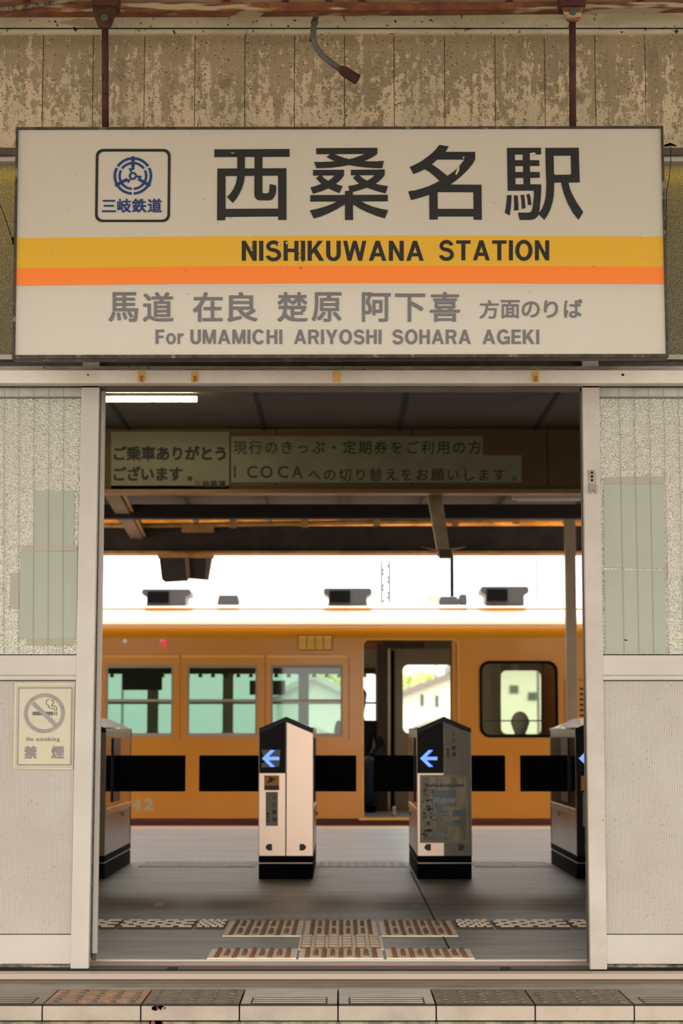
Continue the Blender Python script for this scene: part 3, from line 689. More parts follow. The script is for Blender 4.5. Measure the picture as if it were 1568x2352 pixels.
# tags on the header rail
HK = M('tag_ochre', (236, 184, 98), (222, 168, 84), 30, .5)
labs = ['ochre plastic hook tag on the door header, nearest the hall tube light', 'ochre plastic hook tag on the door header above the thank-you sign edge',
        'plain ochre tag without hook at the middle of the door header', 'ochre hook tag on the door header nearest the stile with the latch']
for px, lab in zip((324, 447, 773, 1230), labs):
    Y = YD - .065; k = thing('hook_tag', (at(px, 866, Y)[0], Y, zat(878, Y)), lab, 'hook', 'ochre tags on the door header')
    MB().rect(px - 8, 853, px + 8, 878, Y, .004).build('plate', HK, k, bevel=.0008)
    if px != 773:
        MB().rect(px - 3, 863, px + 3.5, 876, Y - .006, .006).build('hook', M('hook_brass', (160, 112, 60), rough=.4), k, bevel=.001)
Y = YD - .06
for px, r in ((202, 2), (1430, 3)):
    c = at(px, 861, Y); o = MB().prism(circ(c[0], c[1], r * Y / FPX, n=10), Y - .002, .004).build('screw', DARKGAP)
    tag(o, 'small dark screw in the door header above the %s' % ('stile with the latch' if px > 700 else 'left door stile'), 'screw')
# latch on right stile
x, z = at(1359, 1105, YD)
lt = thing('door_latch', (x, YD - .01, z - .04), 'worn metal latch plate with three holes on the white door stile', 'latch')
mb = MB().pp([(1350, 1079), (1367, 1079), (1368, 1116), (1352, 1116)], YD - .004, .004).build('plate', GREYAL, lt, bevel=.0008)
MB().pp([(1352, 1112), (1368, 1114), (1370, 1132), (1366, 1132), (1365, 1126), (1358, 1126), (1357, 1132), (1353, 1132)], YD - .010, .006).build('keeper', M('keeper_steel', (110, 102, 90), rough=.35, metal=.6), lt, bevel=.0008)
mb = MB()
for yy in (1085, 1094.5, 1103):
    c = at(1359, yy, YD - .0046); MB().prism(circ(c[0], c[1], 3.1 * YD / FPX, n=14), YD - .0046, .002).build('hole', DARKGAP, lt)

# sheets of paper behind the door glass (seen on it)
PAPER = M('pale_green_paper', (156, 159, 142), (150, 154, 138), 3, .5, coat=.2)
TAPE = M('old_tape', (156, 150, 126), (150, 143, 119), 5, .4, coat=.2)
def sheet(name, q, Y, m, lab, cat, group=None):
    o = MB().pp(q, Y, .0012).build(name, m); return tag(o, lab, cat, group)
Yp = YD + .0135
sheet('paper_sheet', [(80, 1128), (171, 1126), (169, 1262), (77, 1262)], Yp, PAPER, 'smaller pale green paper sheet on the left door glass, the upper one', 'paper')
sheet('paper_sheet', [(48, 1266), (178, 1266), (176, 1466), (43, 1466)], Yp - .0004, PAPER, 'larger pale green paper sheet on the left door glass, the lower one', 'paper')
sheet('tape_strip', [(51, 1252), (178, 1252), (178, 1265), (50, 1266)], Yp - .0014, TAPE, 'tape strip between the two paper sheets on the left door glass', 'tape')
sheet('tape_strip', [(25, 1316), (47, 1316), (44, 1398), (22, 1397)], Yp - .0003, TAPE, 'upright tape strip beside the lower paper sheet', 'tape')
sheet('tape_strip', [(62, 1466), (170, 1466), (168, 1482), (60, 1482)], Yp, TAPE, 'tape strip along the foot of the lower paper sheet', 'tape')
sheet('paper_sheet', [(1386, 1112), (1524, 1112), (1527, 1306), (1387, 1304)], Yp, PAPER, 'tall pale green paper sheet on the right door glass, upper half', 'paper')
sheet('paper_sheet', [(1387, 1309), (1527, 1309), (1531, 1502), (1390, 1502)], Yp, PAPER, 'tall pale green paper sheet on the right door glass, lower half', 'paper')
sheet('tape_strip', [(1386, 1096), (1524, 1094), (1524, 1111), (1386, 1111)], Yp + .0002, TAPE, 'tape strip along the top of the right door papers', 'tape')
sheet('tape_strip', [(1524, 1292), (1534, 1292), (1534, 1324), (1526, 1324)], Yp - .0002, TAPE, 'short tape piece at the side seam of the right door papers', 'tape')
sheet('tape_strip', [(1527, 1486), (1536, 1487), (1538, 1503), (1529, 1503)], Yp - .0002, TAPE, 'short tape piece at the foot of the right door papers', 'tape')
o = MB().pp([(1434, 1468), (1441, 1470), (1440, 1472), (1434, 1471)], Yp - .002, .001).build('smudge', DARKGAP); tag(o, 'tiny black mark on the right door paper', 'mark')

# no smoking sign
Yk = YD + .0105
ns = thing('no_smoking_sign', (at(100, 1765, Yk)[0], Yk, zat(1765, Yk)), 'cream no smoking sticker with a barred cigarette on the left door panel', 'sign')
MB().pp([(33, 1568), (172, 1569), (168, 1768), (30, 1766)], Yk, .003).build('sheet', M('sticker_cream', (186, 176, 148), (180, 171, 145), 3, .45, coat=.4), ns)
GR = M('sticker_grey', (138, 126, 118), (122, 112, 106), 30, .4, coat=.4)
y2 = Yk - .0006
plate('border', [prr(40, 1578, 166, 1758.5, y2, 3), prr(43.5, 1582, 162, 1755, y2, 2)], y2, .0005, GR, ns)
plate('outline', [prr(37.2, 1575.2, 168.5, 1761.8, y2, 2), prr(37.9, 1575.9, 167.8, 1761.1, y2, 2)], y2, .0003, GR, ns)
c = at(102, 1638, y2); r0 = y2 / FPX
plate('ring', [circ(*c, 47 * r0, 45.5 * r0, n=56), circ(*c, 38 * r0, 36.5 * r0, n=56)], y2, .0005, GR, ns)
mb = MB().pp([(72, 1618), (79, 1611), (131.5, 1662), (124, 1669)], y2, .0004); mb.build('bar', GR, ns)
dk = M('sticker_dark', (78, 76, 72), (62, 60, 58), 30, .4, coat=.4)
mb = MB()
mb.pp([(74.5, 1634.5), (122, 1634.5), (122, 1643), (74.5, 1643)], y2 + .0002, .0004)
mb.pp([(124, 1634.5), (126, 1634.5), (126, 1643), (124, 1643)], y2 + .0002, .0004); mb.pp([(128, 1634.5), (130.5, 1634.5), (130.5, 1643), (128, 1643)], y2 + .0002, .0004)
mb.build('cigarette', dk, ns)
mb = MB()
def pline(pts, w):
    for (a, b), (c_, d_) in zip(pts, pts[1:]):
        L = math.hypot(c_ - a, d_ - b) or 1; nx, ny = -(d_ - b) / L * w / 2, (c_ - a) / L * w / 2; ex, ey = (c_ - a) / L * w * .3, (d_ - b) / L * w * .3
        mb.flat([at(*q, y2) for q in ((a - ex + nx, b - ey + ny), (c_ + ex + nx, d_ + ey + ny), (c_ + ex - nx, d_ + ey - ny), (a - ex - nx, b - ey - ny))], y2)
pline([(125.5, 1633), (125.5, 1629), (124, 1627.5), (117, 1627), (112, 1624), (111.5, 1621), (107, 1617.5), (106, 1612), (108.5, 1607), (113, 1605.8)], 1.7)
pline([(130, 1633), (130, 1625), (127, 1622), (120, 1621.5), (118.5, 1619.5), (122, 1616), (123, 1611.5), (121, 1608.5), (117.5, 1608)], 1.7)
mb.build('smoke_wisp', dk, ns)
mb = MB(); xx = 60.5
for ch, wd, y0, y1 in (('N', 7.5, 1693, 1702), ('o', 6.2, 1695.5, 1702), (' ', 5, 0, 0), ('s', 5.5, 1695.5, 1702), ('m', 10, 1695.5, 1702), ('o', 6.2, 1695.5, 1702), ('k', 6.2, 1693, 1702), ('i', 2.2, 1693, 1702), ('n', 6, 1695.5, 1702), ('g', 6.3, 1695.5, 1704.5)):
    if ch != ' ': put_glyph(mb, ch, (xx, y0, xx + wd, y1), y2, .35)
    xx += wd + 1.9 if ch != ' ' else wd
mb.build('lettering', M('sticker_text', (112, 104, 98), rough=.4, coat=.4), ns); mb = MB()
put_glyph(mb, '禁', (55.5, 1713, 84.5, 1742.5), y2, .9); mb.build('lettering', MATS['sticker_text'], ns); mb = MB(); put_glyph(mb, '煙', (117.5, 1713, 147, 1742.5), y2, .9)
mb.build('lettering', M('sticker_text', (112, 104, 98), rough=.4, coat=.4), ns)

# ================================================================ edge tiles of the step
xj = lambda px: fl(px, 2307, ZO)[0]
J = [-128, 98, 324, 550, 776, 1001, 1228, 1455, 1681]
info = [('bar', BARG, 'grey step edge tile with long bars at the left end of the step'), ('dot', DOT_O, 'orange-brown worn step edge tile with round studs'),
        ('dot', DOT_B, 'brown studded step edge tile with a rust stain on its nosing'), ('bar', BARW, 'pale barred step edge tile next to the rust-stained studded tile'),
        ('bar', BARW, 'pale barred step edge tile between its pale twin and the studded tiles on the right'), ('dot', DOT_B, 'brown studded step edge tile right after the two pale barred tiles'),
        ('dot', DOT_B, 'brown studded step edge tile below the right door stile'), ('bar', BARG, 'grey step edge tile with long bars at the right end of the step')]
GROOVE = M('groove_black', (30, 27, 24), rough=.7)
for i, (k, m, lab) in enumerate(info):
    x0, x1 = xj(J[i]) + .003, xj(J[i + 1]) - .003
    t = thing('step_edge_tile', ((x0 + x1) / 2, (YS0 + YS1) / 2, ZO - .03), lab, 'tile', 'edge tiles of the entrance step')
    MB().box(x0, x1, YS0 + .012, YS1 - .004, ZO - .05, ZO + .001).build('slab', m, t, bevel=.0015)
    MB().box(x0 - .001, x1 + .001, YS0, YS0 + .010, ZO - .047, ZO - .004).build('nosing', NOSE, t, bevel=.0015)
    MB().box(x0, x1, YS0 + .003, YS0 + .016, ZO - .008, ZO + .0015).build('edge_gasket', GROOVE, t)
    L = YS1 - YS0
    if k == 'dot':
        mb = MB(); n = 5
        for a in range(5):
            for b in range(5):
                cx = x0 + (x1 - x0) * (a + .5) / 5; cy = YS0 + .03 + (L - .05) * (b + .35) / 5
                mb.tube([(cx, cy, ZO), (cx, cy, ZO + .0045), (cx, cy, ZO + .0055)], [.0115, .0100, .007], 14)
        mb.build('stud', DOT_S, t)
    else:
        MB().box(x0 + .03, x1 - .03, YS0 + .016, YS0 + .165, ZO, ZO + .0016).build('groove_bed', GROOVE, t)
        mb = MB()
        for b in range(3):
            yy = YS0 + .030 + b * .046; mb.box(x0 + .035, x1 - .035, yy, yy + .024, ZO, ZO + .0026)
        mb.build('raised_bar', m, t)
o = MB()
for _ in range(30):
    cx, cy = random.gauss(361, 7), random.uniform(2310, 2320); r = random.uniform(1.5, 4)
    o.flat([at(cx + r * math.cos(a) * random.uniform(.6, 1.2), cy + r * .8 * math.sin(a), YS0 - .001) for a in [k * PI / 4 for k in range(8)]], YS0 - .001)
tag(o.build('rust_stain', M('stain_dark', (66, 38, 26), rough=.8)), 'dark rust stain on the step nosing', 'stain')
o = MB()
for _ in range(60):
    cy = random.uniform(2322, 2356); cx = random.gauss(361, 5 + (cy - 2322) * .12); r = random.uniform(2, 6)
    o.flat([at(cx + r * .6 * math.cos(a) * random.uniform(.6, 1.2), cy + r * 1.5 * math.sin(a), YS0 + .0112) for a in [k * PI / 4 for k in range(8)]], YS0 + .0112)
tag(o.build('rust_run', M('stain_orange', (140, 84, 48), rough=.85)), 'orange rust run on the step blocks under the nosing stain', 'stain')

# ================================================================ tactile tiles in the hall
TG = 'cream tactile tiles inside the doorway'
def bar_tile(x0, x1, y0, y1, lab, cols=9):
    t = thing('tactile_tile', ((x0 + x1) / 2, (y0 + y1) / 2, 0), lab, 'tile', TG)
    MB().box(x0, x1, y0, y1, .0, .006).build('slab', TILEW, t, bevel=.001)
    mb = MB(); L = y1 - y0
    for c in range(cols):
        cx = x0 + (x1 - x0) * (c + 1) / (cols + 1)
        a, b = (y0 + .006, y1 - .006) if c % 2 == 0 else (y0 + L * .22, y1 - L * .2)
        n = 4 if c % 2 == 0 else 3
        for i in range(n):
            s0 = a + (b - a) * i / n; s1 = a + (b - a) * (i + 1) / n
            mb.tube([(cx, s0, .007), (cx, s0 + (s1 - s0) * .25, .007), (cx, s0 + (s1 - s0) * .75, .007), (cx, s1, .007)], [.0062, .0088, .0088, .0062], 8)
    mb.build('raised_bar', TILEB, t, smooth=True)
def oval_tile(x0, x1, y0, y1, rows, lab):
    t = thing('tactile_tile', ((x0 + x1) / 2, (y0 + y1) / 2, 0), lab, 'tile', TG)
    MB().box(x0, x1, y0, y1, .0, .006).build('slab', TILEW, t, bevel=.001)
    mb = MB(); m2 = MB()
    for c in range(6):
        for r in range(rows):
            cx = x0 + (x1 - x0) * (c + .55) / 6.2; cy = y0 + (y1 - y0) * (r + .5) / rows
            w, d = .0165, (y1 - y0) / rows * .34
            mb.box(cx - w, cx + w, cy - d, cy + d, .005, .0125)
            m2.box(cx - w - .003, cx + w + .003, cy - d - .006, cy - d, .005, .0115); m2.box(cx - w - .003, cx + w + .003, cy + d, cy + d + .003, .005, .008)
    mb.build('raised_stud', TILEW, t, bevel=.003); m2.build('stud_edge', TILEB, t)
def side_tile(x0, x1, y0, y1, lab):
    t = thing('tactile_tile', ((x0 + x1) / 2, (y0 + y1) / 2, 0), lab, 'tile', TG)
    MB().box(x0, x1, y0, y1, .0, .004).build('slab', M('tile_dark_bed', (84, 72, 60), (70, 60, 50), 20, .6), t)
    mb = MB(); m2 = MB()
    for r in range(5):
        yy = y0 + (y1 - y0) * (r + .5) / 5
        for k in range(4):
            a = x0 + (x1 - x0) * (k + (.0 if r % 2 else .5) - .25) / 4; b = a + (x1 - x0) / 4 * .72
            a, b = max(a, x0 + .004), min(b, x1 - .004)
            if b - a > .01:
                mb.box(a, b, yy - .012, yy + .012, .003, .0125); m2.box(a - .001, b + .001, yy - .0145, yy - .0115, .003, .007)
    mb.build('raised_bar', TILEW, t, bevel=.002); m2.build('bar_edge', TILEB, t)
X = lambda px, py: fl(px, py)[0]
A0, A1, A2, A3 = yfl(2152), yfl(2118), yfl(2183), YSILL1 + .004
Am = (A0 + A1) / 2
cols = [(X(510, 2152), X(692, 2152)), (X(697, 2152), X(869, 2152)), (X(875, 2152), X(1053, 2152))]
nm = ['left', 'middle', 'right']
for (a, b), w in zip(cols, ('on the side of the left door', 'in the middle column', 'on the side of the right door')):
    bar_tile(a + .001, b - .001, Am + .001, A1, 'brown barred tactile tile, farthest row, %s' % w)
    bar_tile(a + .001, b - .001, A0, Am - .001, 'brown barred tactile tile, second row from the gates, %s' % w)
a, b = cols[1]
a -= .012; b += .012
Ah = A2 + (A0 - A2) * .6
oval_tile(a, b, Ah + .001, A0 - .003, 2, 'cream studded tactile tile, the farther one in the middle column')
oval_tile(a, b, A2 + .003, Ah - .001, 3, 'cream studded tactile tile, the nearer one in the middle column')
for (p, q), w in zip(((475, 680), (685, 881), (888, 1090)), ('beside the left door', 'in the middle', 'beside the right door')):
    bar_tile(X(p, 2204), X(q, 2204), A3, A2, 'brown barred tactile tile against the door sill, %s' % w)
B0, B1 = yfl(2134), yfl(2116.5)
for a, b, w in ((100, 272, 'partly behind the left door stile'), (278, 447, 'between the door stile tile and the short one, left side'), (453, 519, 'short one touching the barred tiles, left side')):
    side_tile(X(a, 2126), X(b, 2126), B0, B1, 'cross-barred tile, %s' % w)
for a, b, w in ((1047, 1126, 'short one touching the barred tiles, right side'), (1134, 1303, 'beside the stile tile on the right'), (1309, 1480, 'partly behind the right door stile')):
    side_tile(X(a, 2126), X(b, 2126), B0, B1, 'narrow line tactile tile with cross bars, %s' % w)
# faint tiles between the ticket gates
C0, C1 = yfl(1992), yfl(1980)
FT = M('faded_tile', (176, 168, 156), (164, 158, 148), 10, .5); FTO = M('faded_tile_orange', (196, 172, 144), (176, 166, 150), 6, .5)
for lane, (a, b, n) in (('the wide lane', (325, 590, 3)), ('the middle lane', (728, 932, 2)), ('the right lane', (1084, 1262, 2))):
    for k in range(n):
        p0 = a + (b - a) * k / n; p1 = a + (b - a) * (k + 1) / n
        x0, x1 = X(p0 + 1, 1986), X(p1 - 1, 1986)
        t = thing('faded_tactile_tile', ((x0 + x1) / 2, C0, 0), 'faded tactile tile across %s between ticket gates, %s' % (lane, ('nearest the left door', 'centre one', 'nearest the ivory gate')[k] if n == 3 else ('by the gate on its left', 'by the gate on its right')[k]), 'tile', 'faded tactile tiles in %s' % lane)
        MB().box(x0, x1, C0, C1, 0, .004).build('slab', FT, t)
        mb = MB()
        for i in range(5):
            for j in range(4):
                cx = x0 + (x1 - x0) * (i + .5) / 5; cy = C0 + (C1 - C0) * (j + .5) / 4; mb.box(cx - .014, cx + .014, cy - .02, cy + .02, .003, .0055)
        mb.build('raised_stud', FTO, t, bevel=.002)
# floor joints and chips
o = MB()
x0, y0 = fl(942, 2001); x1, y1 = fl(1034, 2185)
dx = .004
o.add([(x0 - dx, y0, .0012), (x0 + dx, y0, .0012), (x1 + dx, y1, .0012), (x1 - dx, y1, .0012)], [(0, 1, 2, 3)]); o = o.build('floor_joint', DARKGAP); struct(o)
for (a, b, c_, d_), lab, mm in (((351, 2074.5, 378, 2083), 'small pale patch on the hall floor by the left door', (196, 188, 176)), ((937, 2077, 962, 2085), 'small pinkish patch on the hall floor beside the joint', (168, 150, 146))):
    P = [fl(a + 6, b), fl(c_, b), fl(c_ - 6, d_), fl(a, d_)]
    o = MB().add([(x, y, .0015) for x, y in P] , [(3, 2, 1, 0)]).build('floor_patch', M('patch_%d' % a, mm, rough=.6)); tag(o, lab, 'patch')

# ================================================================ fluorescent light, fascia signs
zl = ZC
la = thing('fluorescent_light', (-1.0, yfl(1, 1) if 0 else 11.3, ZC), 'twin tube fluorescent light on the hall ceiling', 'light')
TUBE = M('tube_glow', (255, 240, 185), emit=20)
d0 = ray(455, 905); k = (ZC - .05 - H) / d0[2]; YL1 = d0[1] * k; xr = d0[0] * k
la.location = (xr - .6, YL1, ZC)
MB().box(xr - 1.25, xr, YL1 - .06, YL1 + .08, ZC - .03, ZC).build('housing', M('light_housing', (120, 112, 90), rough=.5), la, bevel=.004)
for dy in (-.15, .17):
    MB().tube([(xr - 1.22, YL1 + dy, ZC - .05), (xr - .02, YL1 + dy, ZC - .05)], .016, 12).build('tube', TUBE, la, smooth=True)
# two more fixtures in the hall, close behind the glass on either side
for x0_, x1_, lab in ((-2.35, -1.08, 'fluorescent light behind the left transom glass'), (1.35, 2.6, 'fluorescent light behind the right transom glass')):
    q = thing('fluorescent_light', ((x0_ + x1_) / 2, 7.42, ZC), lab, 'light')
    MB().box(x0_ - .02, x1_ + .02, 7.36, 7.48, ZC - .03, ZC).build('housing', MATS['light_housing'], q)
    MB().tube([(x0_, 7.42, ZC - .05), (x1_, 7.42, ZC - .05)], .016, 12).build('tube', TUBE, q, smooth=True)

Yt = YF - .012
ts = thing('thank_you_sign', (at(390, 1124, Yt)[0], Yt, zat(1124, Yt)), 'cream board with bold black thank-you writing on the wall above the gates', 'sign')
MB().rect(255, 992, 526, 1125, Yt, .011).build('board', M('board_cream', (168, 164, 138), rough=.5), ts)
mb = MB(); yy = Yt - .001
put_line(mb, 'ご乗車ありがとう', 257, 524, 1015, 1060, yy, 1.3, em=37); bi = M('board_ink', (24, 22, 20), rough=.5); mb.build('lettering', bi, ts); mb = MB()
put_line(mb, 'ございます。', 257, 452, 1062, 1107, yy, 1.3, em=37); mb.build('lettering', bi, ts); mb = MB()
put_line(mb, '三岐鉄道', 445, 519, 1096, 1121, yy, .6, em=18)
mb.build('lettering', M('board_ink', (24, 22, 20), rough=.5), ts)
PST = M('notice_paper', (150, 146, 122), (164, 160, 138), 6, .35, coat=.4)
INK2 = M('notice_ink', (64, 58, 46), rough=.5)
n1 = thing('paper_notice', (at(820, 1040, Yt)[0], Yt, zat(1044, Yt)), 'upper strip of laminated paper notice, one line about tickets and passes', 'notice')
MB().rect(531, 1002, 1109, 1046, Yt + .006, .005).build('strip', PST, n1)
mb = MB(); put_line(mb, '現行のきっぷ・定期券をご利用の方', 533, 1108, 1003, 1044, Yt + .005, .35, em=33); mb.build('lettering', INK2, n1)
n2 = thing('paper_notice', (at(820, 1100, Yt)[0], Yt, zat(1108, Yt)), 'lower strip of laminated paper notice, one line beginning with spaced capitals', 'notice')
MB().rect(531, 1046, 1197, 1108, Yt + .006, .005).build('strip', PST, n2)
mb = MB()
for ch, a, b in (('I', 537, 541), ('C', 567, 591), ('O', 598, 626), ('C', 638, 662), ('A', 670, 695)): put_glyph(mb, ch, (a, 1070, b, 1098), Yt + .005, .5)
put_line(mb, 'への切り替えをお願いします。', 704, 1199, 1066, 1106, Yt + .005, .35, em=32)
mb.build('lettering', INK2, n2)

# ================================================================ ticket gates
GF = lambda py: zat(py, YG)
z_ap, z_sh, z_pl, z_b1 = GF(1646), GF(1673), GF(1966), GF(1981)
HW = .5 * (718 - 595) * YG / FPX * 1.0
def gate_x(px): return at(px, 1830, YG)[0]
def rotL(poly, dx): return [(x + dx, z) for x, z in poly]
ARW = M('arrow_led', (70, 130, 255), emit=1.6); ARW2 = M('arrow_led_core', (150, 190, 255), emit=1.4)
def ticket_gate(cx, lab, style, left=True, right=True, lens=(.0, .0)):
    g = thing('ticket_gate', (cx, (YG + YG2) / 2, 0), lab, 'ticket gate', 'automatic ticket gates')
    w = HW; L = YG2 - YG
    zs = zat(1857, YG)
    # base and body
    MB().box(cx - w, cx + w, YG + .01, YG2 - .01, 0, GF(1984)).build('plinth', BLACK, g, bevel=.003)
    MB().box(cx - w + .004, cx + w - .004, YG + .012, YG2 - .012, GF(1984), GF(1981)).build('plinth_gap', STEEL, g)
    MB().box(cx - w, cx + w, YG, YG2, GF(1981), z_pl).build('kick_band', BLACK, g, bevel=.002)
    MB().box(cx - w, cx + w, YG + .015, YG2, z_pl, zs - .03).build('lower_body', STEEL, g, bevel=.002)
    MB().box(cx - w + .002, cx + w - .002, YG + .015, YG2 - .03, zs - .03, z_sh - .045).build('side_glazing', STEELD, g)
    mb = MB().box(cx - w - .003, cx + w + .003, YG + .015, YG2, zs - .035, zs - .005); mb.build('belt_strip', M('satin_strip', (190, 186, 178), rough=.25, metal=.8), g, bevel=.002)
    MB().box(cx - w, cx + w, YG2 - .05, YG2, z_pl, z_sh).build('rear_post', STEEL, g, bevel=.002)
    MB().box(cx - w, cx + w, YG + .015, YG2, z_sh - .05, z_sh - .01).build('shoulder', STEEL, g, bevel=.002)
    prof = [(cx - w, z_sh - .012), (cx + w, z_sh - .012), (cx + w, z_sh), (cx, z_ap), (cx - w, z_sh)]
    MB().prism(prof, YG + .012, L - .02).build('gabled_lid', M('lid_dark', (44, 42, 42), rough=.2, metal=.2, coat=.5), g, bevel=.003)
    mb = MB()
    for sx in (-1, 1):
        mb.tube([(cx + sx * (w - .004), YG + .01, z_sh + .001), (cx + sx * (w - .004), YG2, z_sh + .001)], .005, 8)
    mb.build('edge_tube', M('edge_chrome', (200, 196, 190), rough=.2, metal=.8), g, smooth=True)
    # front face: black gable band, two leaves
    t = GF(1688) ; dz = .030
    band = [(cx - w, z_sh - dz - .004), (cx - w + .0, z_sh), (cx, z_ap), (cx + w, z_sh), (cx + w, z_sh - dz + .004), (cx, z_ap - dz)]
    MB().prism(band, YG - .006, .024).build('gable_band', BLACKG, g, bevel=.002)
    zm = GF(1775)
    MB().prism([(cx - w, zm), (cx - .004, zm), (cx - .004, z_ap - dz + .004), (cx - w, z_sh - dz)], YG - .001, .018).build('display_panel', M('display_black', (26, 24, 25), rough=.5, spec=.2), g, bevel=.001)
    FM = GATEW if style != 'steel' else M('gate_taupe', (128, 116, 98), (116, 104, 88), 2, .3)
    MB().box(cx - w, cx - .003, YG, YG + .018, z_pl, zm - .002).build('front_leaf', GATEW if style != 'dark' else BLACKG, g, bevel=.001)
    MB().prism([(cx + .003, z_pl), (cx + w, z_pl), (cx + w, z_sh - dz), (cx + .003, z_ap - dz)], YG, .018).build('front_leaf', FM if style != 'dark' else BLACKG, g, bevel=.001)
    MB().box(cx - .004, cx + .004, YG - .002, YG + .018, z_pl, z_ap - dz).build('centre_seam', GREYAL, g)
    for sx in (-1, 1):
        MB().box(cx + sx * w - .002, cx + sx * w + .002, YG - .001, YG + .02, z_pl, z_sh).build('corner_trim', M('trim_warm', (150, 130, 112), rough=.3, metal=.5), g)
    # footer marks
    for sx in (-1, 1):
        q = cx + sx * .094; s = .018; zz = GF(1946)
        MB().prism([(q - sx * s, zz - s), (q - sx * s, zz + s), (q + sx * s * .3, zz + s), (q + sx * s, zz + s * .3), (q + sx * s, zz - s * .3), (q + sx * s * .3, zz - s)], YG - .002, .002).build('footer_mark', M('footer_dark', (56, 50, 46), rough=.5), g)
    # led arrow of round dots
    ax, az = cx - w * .56, GF(1742)
    if style == 'white':
        MB().prism([(ax - .052, az - .050), (ax - .052, az - .028), (ax - .030, az - .02), (ax - .054, az + .047), (ax + .052, az + .047), (ax + .046, az - .046)], YG - .0018, .001).build('arrow_window', M('arrow_window_grey', (96, 94, 98), rough=.3), g)
    mb = MB(); m2 = MB(); sp = .0062
    dots = set()
    for i in range(8):
        for s_ in (-1, 1):
            for o_ in range(4): dots.add((i + o_, s_ * i))
    for i in range(3, 15):
        for j in (-1, 0, 1): dots.add((i, j))
    for (i, j) in dots:
        x = ax - .045 + i * sp * 1.02; z = az + j * sp
        (m2 if (i + j) % 2 else mb).prism(circ(x, z, sp * .60, n=8), YG - .004, .002)
    ar = mb.build('led_arrow', ARW2, g); m2.build('led_dot', ARW, ar)
    # flaps and their housings
    YA = 11.67
    z0, z1 = zat(1818, YA), zat(1735, YA)
    for side, on, ln in ((-1, left, lens[0]), (1, right, lens[1])):
        if on:
            xa = cx + side * (w - .01)
            MB().box(xa, ln, YA, YA + .03, z0, z1).build('flap', BLACK, g, bevel=.004)
            MB().box(cx + side * w, cx + side * (w + .006), YA - .05, YA + .30, z0 - .06, z1 + .10).build('flap_housing', BLACKG, g)
            MB().tube([(cx + side * (w + .004), YA + .45, zs - .06), (cx + side * (w + .016), YA + .45, zs - .06)], .012, 10).build('sensor', M('sensor_grey', (150, 150, 150), rough=.3), g)
    return g
fx = lambda px: at(px, 1780, 11.67)[0]
cxL = gate_x(241) - HW; cx1 = gate_x(656.5); cx2 = gate_x(1020); cxR = gate_x(1323) + HW
gl = ticket_gate(cxL, 'steel ticket gate half hidden behind the left door', 'steel', False, True, (0, fx(425)))
g1 = ticket_gate(cx1, 'ivory fronted ticket gate with a blue arrow and orange sticker', 'white', True, True, (fx(457), fx(818)))
g2 = ticket_gate(cx2, 'ticket gate with a blue arrow and an olive poster on its front', 'steel', True, True, (fx(858), fx(1160)))
g3 = ticket_gate(cxR, 'ticket gate mostly hidden behind the right door with the edge of a blue arrow', 'dark', True, False, (fx(1195), 0))
def sticker(par, name, x0, y0, x1, y1, m, Y=YG - .002): return MB().rect(x0, y0, x1, y1, Y, .0015).build(name, m, par)
# stickers on the ivory gate
sk = MB().rect(606.5, 1781, 641, 1815, YG - .002, .0015).build('sticker', M('sticker_orange', (226, 146, 44), rough=.5), g1)
MB().rect(607, 1804.5, 641, 1814.5, YG - .003, .001).build('sticker_strip', M('strip_dark', (62, 52, 50), rough=.5), sk)
MB().pp([(618, 1799), (613, 1799), (618, 1790), (616, 1784), (624, 1785), (628, 1788), (633, 1787), (634, 1790), (628, 1792), (625, 1797), (620, 1796)], YG - .003, .001).build('sticker_figure', M('figure_dark', (66, 54, 36), rough=.6), sk)
LB = M('label_grey', (150, 140, 120), rough=.5)
def ic_label(par, x0, y0, x1, y1, sx, ys_, small):
    lb = MB().rect(x0, y0, x1, y1, YG - .002, .0015).build('label', LB, par)
    mb = MB()
    for ch, yc in zip('IC専用', ys_):
        h = 9 if ch in 'IC' else 10; w_ = {'I': 2, 'C': 7}.get(ch, 9.5)
        put_glyph(mb, ch, (sx - w_ / 2, yc - h / 2, sx + w_ / 2, yc + h / 2), YG - .0028, .35)
    for ch, yc in zip('乗車券', small[1]): put_glyph(mb, ch, (small[0] - 3, yc - 3, small[0] + 3, yc + 3), YG - .0028, .25)
    mb.build('label_lettering', M('label_ink', (58, 50, 40), rough=.6), lb)
ic_label(g1, 610, 1819, 638, 1897, 629.5, (1833, 1849, 1865, 1883), (615.5, (1870, 1877, 1885)))
ic_label(g2, 1023, 1672, 1053, 1748, 1041.5, (1686, 1702, 1718, 1733), (1028.5, (1722, 1729, 1736)))
# poster on the second gate
PO = M('poster_olive', (112, 106, 58), (176, 158, 118), 5, .4, band=(.45, .6), stretch=(4, 1, .8), coat=.4)
po = MB().rect(964, 1780, 1076, 1936, YG - .004, .003).build('poster', M('poster_margin', (146, 132, 106), rough=.4, coat=.4), g2)
MB().rect(970, 1785, 1070, 1930, YG - .005, .001).build('poster_print', PO, po)
mb = MB()
for (a, b, c_, d_) in ((992, 1815, 1047, 1828), (992, 1828, 1047, 1852), (1038, 1860, 1060, 1875), (1038, 1884, 1060, 1897), (1008, 1889, 1030, 1897), (983, 1862, 1002, 1874), (1010, 1862, 1030, 1876), (983, 1910, 1002, 1920), (1012, 1910, 1028, 1920)):
    MB().rect(a, b, c_, d_, YG - .006, .001).build('poster_block', M('poster_blue', (70, 98, 120), (96, 112, 120), 40, .4, coat=.4), po)
mb = MB()
for i in range(26):
    a = 994 + i * 2.0; y0_ = 1830 + random.uniform(0, 6); mb.rect(a, y0_, a + 1.1, y0_ + random.uniform(8, 18), YG - .0065, .0005)
